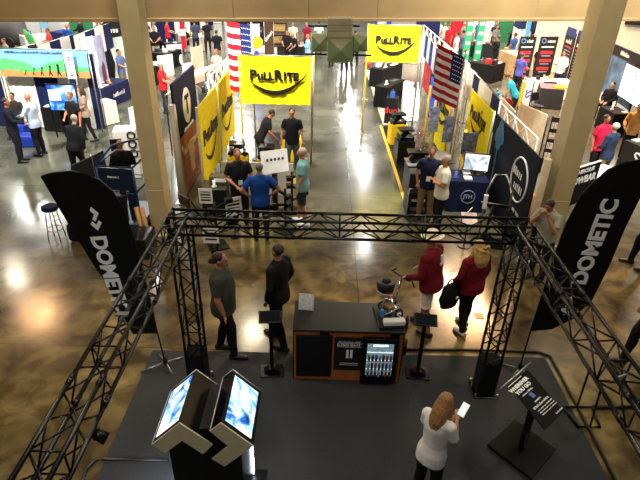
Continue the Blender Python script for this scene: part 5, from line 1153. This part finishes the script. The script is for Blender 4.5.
# ------------------------------------------------------------------ hanging green box in the aisle
hg = thing('hanging_green_box', 'green cross shaped box hanging over the middle of the aisle', 'hanging box', (.30, 9.85, 4.36), 0)
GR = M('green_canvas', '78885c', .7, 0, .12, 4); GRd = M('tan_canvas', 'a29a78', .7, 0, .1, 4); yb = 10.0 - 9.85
def hx(px, py): g = GY(px, py, 10.0); return (g.x - .30, g.z - 4.36)
def pyramid(name, x0, y0, x1, y1, dep):
    a_, b_, c_, d_ = [hx(*p) for p in ((x0, y1), (x1, y1), (x1, y0), (x0, y0))]; m = MB(); b = m.bm
    F_ = [b.verts.new((p[0], yb, p[1])) for p in (a_, b_, c_, d_)]; K = [b.verts.new((p[0], yb + dep, p[1])) for p in (a_, b_, c_, d_)]
    ce = b.verts.new((sum(p[0] for p in (a_, b_, c_, d_)) / 4, yb - .035, sum(p[1] for p in (a_, b_, c_, d_)) / 4))
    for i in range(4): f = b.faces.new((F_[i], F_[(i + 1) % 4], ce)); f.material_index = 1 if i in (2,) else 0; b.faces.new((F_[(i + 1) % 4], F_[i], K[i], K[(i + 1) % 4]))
    b.faces.new(K[::-1]); return m.obj(name, [GR, GRd], hg, recalc=True)
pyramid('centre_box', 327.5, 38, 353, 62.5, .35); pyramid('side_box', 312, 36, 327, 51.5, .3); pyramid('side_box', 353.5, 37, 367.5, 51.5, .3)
for y0, y1, e in ((19, 25, 0), (25.5, 31, .01), (31.5, 37.5, .02)):
    q = [hx(*p) for p in ((327.5 - e * 20, y1), (352.5, y1), (351.5, y0), (327.5, y0))]; MB().prism(q, yb - e, yb + .3).obj('tier', GRd if y1 != 31 else M('tan_canvas_light', '9c9472', .7, 0, .1, 4), hg)
for (xa, ya, xb, yb_) in ((299, 55.5, 327, 56), (353, 56.5, 372, 57), (308, 27, 327, 27.5), (353, 27, 360, 27.5)):
    m = MB(); p = hx(xa, ya); q = hx(xb, yb_); m.tube([(p[0], yb + .15, p[1]), (q[0], yb + .15, q[1])], .018); m.obj('black_bar', BLKM, hg)
# ------------------------------------------------------------------ right row furniture beyond the hitches
r = table('black draped table at the aisle with brochures, right of the aisle', (375, 86), (388, 88), 1.7, BLKCL, .78); clutter(r, 8, 'the aisle side black table right of the aisle', ('f0eee8', '3a3c40', '2c50a0', 'f0eee8'))
r = table('farther black draped table at the aisle, below the right yellow banner', (370, 68), (383, 70), 1.9, BLKCL, .78); clutter(r, 6, 'the farther black table right of the aisle', ('f0eee8', '3a3c40', 'f0eee8'))
r = table('dark navy table under the right yellow banner', (393, 60), (403, 60), .6, cloth('141a34')); clutter(r, 2, 'the dark navy table under the right banner')
r = table('bright white long table behind the aisle side black tables', (403, 98), (420, 99), 2.6, cloth('f0eee8'), .8); clutter(r, 9, 'the bright white long table right of the aisle', ('f0eee8', 'e8e6e0', '3a3c40', 'c8c4ba'))
r = table('round black draped stand with red lettering at the right aisle edge', (386, 98), (398, 99), .45, BLKCL, .9, print_='duo', pm=paint('d02828'), size=.3); clutter(r, 2, 'the black stand with red lettering', ('16171a', '2c50a0'), 1.4)
g = GZ(367, 64, 1.4); r = thing('balloon_pole', 'red ball on a short pole at the right aisle edge', 'balloon', (g.x, g.y, 0)); MB().ball((0, 0, 1.4), .14, .14, .14).obj('ball', paint('d82830'), r); MB().tube([(0, 0, 0), (0, 0, 1.28)], .012).obj('pole', SIL, r); MB().cyl((0, 0, 0), .12, .02).obj('base', SIL, r)
tag(MB().slab([(2.03, 18, .006), (2.9, 18, .006), (2.6, 27, .006), (1.95, 27, .006)], .005).obj('booth_floor', paint('c8c4bc')), 'pale floor covering under the tables right of the aisle', 'mat')
# back wall of these booths: posters running in depth
px_ = [(19.6, 21.3, 'c83038', 'red and white', .8), (17.9, 19.4, 'f0eef0', 'white with red letters', .3), (16.3, 17.7, '2c60c0', 'blue and white', .6), (14.98, 16.1, 'e8e8ea', 'white and black', .7)]
for y0, y1, c, nm, v in px_:
    r = board('wall_poster', f'{nm} poster panel on the booth wall right of the aisle', 'poster', None, None, 2.3, .6, M('poster_' + c, c, .6, 0, v, 3), .03, xyz=(Vector((3.85, (y0 + y1) / 2, 0)), -PI / 2, y1 - y0 - .05), frame=WHT)
    MB().box((0, -.025, 1.8), ((y1 - y0) * .6, .008, .3)).obj('printed_block', paint('182040' if c != '2c60c0' else 'e8ecf4'), r)
r = thing('wall_screen', 'tall blue lit screen on the booth wall right of the aisle', 'screen', (3.3, 15.9, 0), -PI / 2 + .3); MB().box((0, 0, 1.5), (.8, .06, 1.3)).obj('housing', BLK, r); MB().box((0, -.034, 1.5), (.66, .006, 1.14)).obj('screen', M('deep_blue_screen', '1c48b8', .3, 0, .5, 3, emit=.7), r); MB().tube([(0, .03, 0), (0, .03, .9)], .03).obj('post', BLKM, r); MB().box((0, .03, .015), (.4, .4, .03)).obj('base', BLKM, r)
wall_frame('white cross braced frame above the posters right of the aisle', 4.1, 15.6, 24.0, 1.85, 2.55, n=9)
valance('white and blue striped valance right of the right yellow banner', ((424, 32), (443, 56)), 1.7, 2.5, ('f4f2ee', '24489c'))
valance('white and navy drape line behind the right flag', ((446, 44), (500, 100)), 1.6, 2.4, ('eeeae2', '1a2450', 'f2f0ea'))
# neighbouring booth backs between flag and column
board('drape_back', 'cream fabric booth back panel behind the navy tree wall', 'panel', (521, 103), (548, 115), 2.0, .3, cloth('dcc8a8'), .03, frame=BLKM)
board('drape_back', 'second cream fabric booth back panel nearer the right column', 'panel', (500, 95), (516, 112), 2.0, .3, cloth('e6dccc'), .03, frame=BLKM)
for i, (px, py, c, lb) in enumerate(((499, 90, '5ab0d8', 'light blue garment hanging behind the right yellow wall'), (508, 96, 'b84050', 'red pink garment hanging right of the light blue one'), (484, 80, '2a3658', 'dark blue garment hanging behind the right yellow wall'), (473, 68, '3a4468', 'navy garment hanging nearest the right flag'))):
    g = GZ(px, py, 1.9); r = thing('hanging_garment', lb, 'garment', (g.x, g.y, 0), .3); MB().loft([((0, 0, 1.05), .25, .06, (0, 0, 1)), ((0, 0, 1.5), .2, .07, (0, 0, 1)), ((0, 0, 1.72), .22, .06, (0, 0, 1)), ((0, 0, 1.84), .05, .04, (0, 0, 1))], 14).obj('garment_cloth', cloth(c), r); MB().tube([(0, .08, 0), (0, .08, 1.9)], .015).obj('stand', BLKM, r); MB().box((0, .08, .01), (.35, .35, .02)).obj('base', BLKM, r)
r = board('shelf_unit', 'black wire rack of small packets left of the right column', 'rack', (553, 117), (570, 119), 1.6, .2, M('rack_black', '141416', .6), .05, frame=BLKM); w_ = r['w']
for k in range(4):
    m = MB()
    for i in range(5): m.box((-w_ / 2 + w_ * (i + .5) / 5, -.06, .55 + k * .28), (w_ / 6, .05, .16))
    m.obj('packets', M('packet_print', 'c8b8b0', .5, 0, .5, 12), r)
tag(MB().loft([((0, 0, 0), .3, .2, (0, 0, 1)), ((0, 0, .5), .32, .22, (0, 0, 1)), ((0, 0, .9), .26, .15, (0, 0, 1))], 14).obj('orange_cover', cloth('c8804c'), loc=(4.75, 10.3, 0)), 'orange fabric cover on the floor left of the right column', 'cover')
sc = thing('folding_chair', 'black folding chair with a yellow and blue sign behind the right booths', 'chair', (0, 0, 0), .4); g = GZ(536, 106, .45); sc.location = (g.x, g.y, 0)
MB().box((0, 0, .45), (.45, .42, .04)).obj('seat', BLK, sc); MB().box((0, .2, .75), (.45, .03, .3)).obj('backrest', BLK, sc)
for sx in (-.2, .2):
    MB().tube([(sx, -.2, 0), (sx, .2, .9)], .014).obj('leg', BLKM, sc); MB().tube([(sx, .22, 0), (sx, -.1, .46)], .014).obj('leg', BLKM, sc)
r = board('price_sign', 'white sign with blue and yellow bars left of the table with the mustard cloth', 'sign', (523, 80), (534, 82), 1.75, .9, WHT, .03, frame=BLKM); MB().box((-.12, -.02, 1.3), (.12, .006, .8)).obj('yellow_bar', YELP, r); text('SS', r, .1, -.02, 1.35, .3, paint('1c3c9c'), .006, rot=PI / 2)
r = table('dark table with a purple grey top and mustard cloth left of the right column', (541, 88), (565, 90), 1.0, M('dark_drape', '241e1e', .8), .78, M('mauve_top', '6a5058', .6)); tag(MB().box((0, 0, .03), (.5, .4, .05)).obj('mustard_cloth', cloth('e0a828'), loc=local(r, .3, -.2, .781)), 'mustard yellow folded cloth on the mauve topped table', 'cloth')
# ------------------------------------------------------------------ red and black banners
def rollup(label, px0, px1, py, lines, seed=0, zt=2.2):
    r = board('rollup_banner', label, 'banner', (px0, py), (px1, py), zt, .05, M('banner_black', '15171c', .6), .02); w = r['w']; z = zt - .18
    MB().torus((-w * .28, -.016, z), .09, .02, 'Y', 16, 6).obj('ring_logo', paint('5a90c8'), r); marks(r, w * .17, -.016, z, w * .5, .14, WPRINT, 1)
    MB().box((0, -.014, z - .25), (w * .7, .006, .05)).obj('white_line', WPRINT, r)
    for k in range(lines): MB().box((w * .03 * ((k + seed) % 3 - 1), -.014, z - .48 - .34 * k), (w * .68, .006, .13)).obj('red_bar', paint('d83038'), r)
    m = MB()
    for k in range(lines): m.box((0, -.014, z - .62 - .34 * k), (w * .5, .006, .03))
    m.obj('small_print', M('faint_white', 'a8a8a8', .6), r)
    return r
rollup('left black roll-up banner with red bars at the right stand', 521, 537, 36.5, 5)
rollup('middle black roll-up banner with red bars at the right stand', 541, 559, 36.5, 3, 1)
for a_, b_, lb in (((567, 30), (577, 34), 'left black banner with white writing next to the right column'), ((578, 34), (588, 38), 'right black banner with white writing next to the right column')):
    r = board('rollup_banner', lb, 'banner', a_, b_, 2.25, .05, M('banner_black', '15171c'), .02); w = r['w']; MB().box((0, -.014, 2.25), (w * .9, .006, .35)).obj('blue_header', paint('2a3c78'), r); marks(r, 0, -.016, 1.85, w * .6, .2, WPRINT, 1); MB().box((0, -.014, 1.6), (w * .7, .006, .06)).obj('red_bar', paint('d83038'), r)
    m = MB()
    for k in range(9): m.box((0, -.014, 1.45 - .13 * k), (w * .6, .006, .03))
    m.obj('small_print', M('faint_white', 'a8a8a8'), r)
r = table('white and black draped table in front of the black banners', (528, 80), (572, 82), .6, cloth('d8d0c4')); clutter(r, 6, 'the white and black table at the black banners', ('16171a', 'c89058', 'f0eee8')); MB().box((0, -.39, .37), (r['w'] * .3, .03, .72)).obj('navy_front', cloth('141a34'), r)
r = thing('navy_canopy', 'navy canopy with white oval logo above the black banners', 'canopy', (11.3, 28.5, 0), -.1); MB().prism([(-1.6, 1.9), (1.7, 2.1), (1.3, 3.0), (-1.4, 3.1)], -.1, 1.2).obj('canopy_fabric', cloth('1c2c54'), r); MB().torus((-.2, -.12, 2.55), .4, .03, 'Y', 24, 6).obj('oval_logo', WPRINT, r)
for q in (-1.4, 1.4): MB().tube([(q, 0, 0), (q, 0, 2.2)], .04).obj('pole', SIL, r)
for i, (px, py) in enumerate(((471, 19), (483, 19))):
    g = GZ(px, py, 2.6); r = thing('green_striped_post', ('left', 'right')[i] + ' green and white striped post in the upper right crowd', 'post', (g.x, g.y, 0)); MB().box((0, 0, 1.3), (.3, .12, 2.6)).obj('post', paint('28a878'), r)
    for k in range(6): MB().box((0, -.065, .3 + k * .42), (.2, .01, .14)).obj('white_mark', WPRINT, r)
r = board('column_banner', 'sky blue vertical banner above the right stand', 'banner', (528, 20), (532, 20), 2.4, .6, cloth('58a8dc'), .03)
# red sign counter and light wood boxes
r = table('black counter with products and red tags at the right stand', (470, 62), (494, 66), 1.2, BLKCL, .8); clutter(r, 8, 'the black counter at the right stand', ('c23030', '16171a', 'f0eee8', '3a3c40'), 1.5)
g = GZ(495, 60, .95); o = thing('red_cube_sign', 'small red square sign with a white letter at the right stand', 'sign', (g.x, g.y, 0), .1); MB().box((0, 0, .75), (.38, .06, .4)).obj('panel', paint('d02030'), o); text('C', o, 0, -.04, .75, .34, WPRINT, .01); MB().tube([(0, 0, 0), (0, 0, .6)], .02).obj('post', BLKM, o)
r = table('light wooden counter with a tan front at the right stand', (500, 50), (516, 56), .9, M('light_wood', 'c8a878', .5, 0, .15, 6), 1.0); clutter(r, 4, 'the light wooden counter', ('c89058', 'f0eee8'))
# other tables filling the rows, far away
rows_ = [((24, 37), (48, 35), 'e8e6e0', 'far white table near the leaf shaped flag'), ((190, 24), (206, 24), '24262c', 'far dark table at the end of the left aisle'), ((225, 28), (240, 27), 'b8b8b4', 'far grey table behind the walking person'), ((284, 26), (300, 26), '24262c', 'far dark table above the long paper table'), ((372, 20), (392, 20), 'e8e6e0', 'far white table above the right yellow banner'), ((398, 20), (416, 20), '24489c', 'far blue table above the right yellow banner'), ((428, 34), (444, 36), '2a2620', 'dark table in front of the right crowd'), ((476, 44), (494, 44), '24262c', 'dark table below the green striped posts'), ((486, 30), (504, 30), 'd8d0c0', 'pale table behind the right stand'), ((62, 33), (84, 28), '1c2454', 'navy table behind the white and navy valance'), ((104, 84), (112, 80), 'e8e6e0', 'white side table left of the navy logo table')]
for a_, b_, c, lb in [rows_[0], rows_[6], rows_[7], rows_[9]]:
    r = table(lb, a_, b_, .9, cloth(c)); clutter(r, 5, 'the ' + lb, ('f0eee8', '16171a', 'c89058', '2c50a0', 'c23030'), 1.6)
# ------------------------------------------------------------------ far booths filling the hall
fr_ = random.Random(21)
DR = {'navy': '18224e', 'white': 'eeeae2', 'black': '17181b', 'blue': '2450b0', 'red': 'b02430', 'grey': '8a8a88', 'green': '3c8a5c'}
spots = []
for bx_ in (-21.5, -17.5, -13.2, -9.6, -4.4, 4.6, 8.6, 12.6, 17.0, 21.5):
    for by_ in (29.5, 32.5, 35.5, 38.5, 41.5): spots.append((bx_ + fr_.uniform(-.3, .3), by_ + fr_.uniform(-.3, .3)))
for bx_, by_ in spots:
    if (bx_ < -10 and 33.8 < by_ < 37.2) or bx_ < -16 and by_ < 33 or (6 < bx_ < 14 and by_ < 31): continue
    side = 'left' if bx_ < 0 else 'right'; sg = 1 if bx_ < 0 else -1
    c = fr_.choice(list(DR)); c2 = fr_.choice(('navy', 'white', 'black', 'white'))
    zn = ('nearer', 'middle', 'farthest')[0 if by_ < 33 else 1 if by_ < 38 else 2]
    r = thing('backdrop_drape', f'{c} and {c2} booth drape, {zn} far rows, {side} of the aisle', 'drape', (bx_, by_ + 1.25, 0), fr_.uniform(-.04, .04), f'{c} and {c2} drapes, {zn} far rows {side}')
    MB().sheet(1.3, 2.0, .01, 14, 2, .03, 5, 0, .02, x0=-1.3).obj('drape_panel', cloth(DR[c]), r); MB().sheet(1.3, 2.0, .01, 14, 2, .03, 5, 0, .02, x0=0).obj('drape_panel', cloth(DR[c2]), r)
    MB().tube([(-1.32, .03, 0), (-1.32, .03, 2.05), (1.32, .03, 2.05), (1.32, .03, 0)], .02).obj('pipe', SIL, r)
    c = fr_.choice(('black', 'white', 'navy', 'grey')); x0, y0 = bx_ + sg * .2, by_ - .1
    t = thing('draped_table', f'{c} draped table in the {zn} far rows, {side} of the aisle', 'table', (x0, y0, 0), fr_.uniform(-.2, .2), f'{c} tables, {zn} far rows {side}')
    MB().box((0, 0, .735), (1.5, .6, .03)).obj('table_top', cloth(DR[c]), t); MB().loft([((0, 0, .02), 1.06, .46, (0, 0, 1), (1, 0, 0)), ((0, 0, .72), 1.0, .42, (0, 0, 1), (1, 0, 0))], 4, smooth=False).obj('tablecloth', cloth(DR[c]), t).scale = (.74, .7, 1)
    t['w'], t['d'], t['z'] = 1.4, .55, .752; clutter(t, 4, f'a {c} table, {zn} far rows {side}', fr_.choice((('f0eee8', '16171a', 'c23030'), ('c89058', 'f0eee8', '2c50a0'), ('e0c020', '3a3c40', 'f0eee8'), ('2e7a48', 'f0eee8', '16171a'))), 1.8)
    for q in range(fr_.choice((1, 1, 2))):
        tc_, nm = fr_.choice((('16181c', 'black'), ('e6e0d6', 'white'), ('28406c', 'blue'), ('a8202c', 'red'), ('6c6c6a', 'grey'), ('141c36', 'navy'), ('b89868', 'tan')))
        person(f'person in {nm} top in the {zn} far rows, {side} of the aisle', None, fr_.uniform(0, 360), fr_.uniform(1.62, 1.82), tc_, fr_.choice(('16181c', '2a3040', '5a503c')), 'b07a5a', fr_.choice(('2a1c12', '4a3420', '8a8680', 'b08a50')), fr_.choice(('short', 'long')), al=fr_.choice(('down', 'front', 'reach')), ar=fr_.choice(('down', 'front', 'phone')), vox=.026, fat=fr_.uniform(1, 1.25), pos=(bx_ + fr_.uniform(-.5, .2) + q * .9, by_ + (.62 if q == 0 else -.85)), group=f'people in {nm}, {zn} far rows {side}')
# ================================================================== light
w = bpy.data.worlds.new('world'); bpy.context.scene.world = w; w.use_nodes = True
w.node_tree.nodes['Background'].inputs[0].default_value = (.95, .97, 1, 1); w.node_tree.nodes['Background'].inputs[1].default_value = .10
def lamp(x, y, z, e, size=1.2, col=(1, .96, .88), tgt=None, spread=PI):
    l = bpy.data.lights.new('hall_or_added_lamp', 'AREA'); l.shape = 'DISK'; l.size = size; l.energy = e; l.color = col; l.spread = spread
    o = bpy.data.objects.new('hall_or_added_lamp', l); C.objects.link(o); o.location = (x, y, z)
    if tgt: o.rotation_euler = (Vector((x, y, z)) - Vector(tgt)).to_track_quat('Z', 'Y').to_euler()
    return o
WARM = (1, .74, .42)
for x, y, e, s, c in ((-15.5, 22, 200, .7, (1, .9, .7)), (-12.8, 18.9, 330, 1.6, (1, .55, .25)), (-2.9, 17.9, 240, .6, (1, .88, .62)), (6.24, 21.7, 500, .8, (1, .8, .55)), (7.6, 20.5, 2300, 3.2, (1, .56, .26)), (2.4, 26, 160, .5, (1, .97, .9)),
                   (3.0, 37.4, 480, .8, (1, 1, .98)), (2.6, 44, 330, .7, (1, 1, .98)), (2.3, 54, 900, 1.2, (1, 1, .98)), (2.4, 68, 900, 1.4, (1, 1, .98)),
                   (-9, 24, 900, 1, (1, .98, .92)), (-9, 33, 2000, 1, (1, .98, .92)), (-18, 30, 1100, 3.0, (1, .98, .92)), (-18, 40, 1500, 1, (1, .98, .92)), (-7, 42, 2000, 1, (1, .98, .92)),  # from here on, unseen hall lamps added for general brightness
                   (10, 28, 1500, 1, (1, .97, .9)), (12, 38, 2200, 1, (1, .97, .9)), (19, 24, 900, 1, (1, .95, .85))):
    lamp(x, y, 9.5, e, s, c)
for x, tx, e in ((-9, -10, 700), (-3, -2.5, 750), (4, 3.4, 700), (9.5, 9.5, 750)):  # unseen aimed lamps, added to brighten the banner and booth fronts
    lamp(x, 9.5, 9.5, e, .8, (1, .97, .9), (tx, 17.5, 1.0), math.radians(95))
lamp(-5.8, 6.0, 8, 210, 1.0, (1, .85, .6)); lamp(5.4, 5.6, 8, 180, 1.0, (1, .88, .66)); lamp(0, 4.2, 8.5, 110, 1.0, (1, .9, .7)); lamp(-1.5, .3, 8.5, 110, .8, (1, .93, .8))  # unseen near lamps, added to brighten the beam, columns and kiosk front

sc_ = bpy.context.scene
sc_.view_settings.view_transform = 'Standard'; sc_.view_settings.look = 'None'; sc_.view_settings.gamma = 1; sc_.view_settings.use_curve_mapping = False
sc_.view_settings.exposure = 0.0
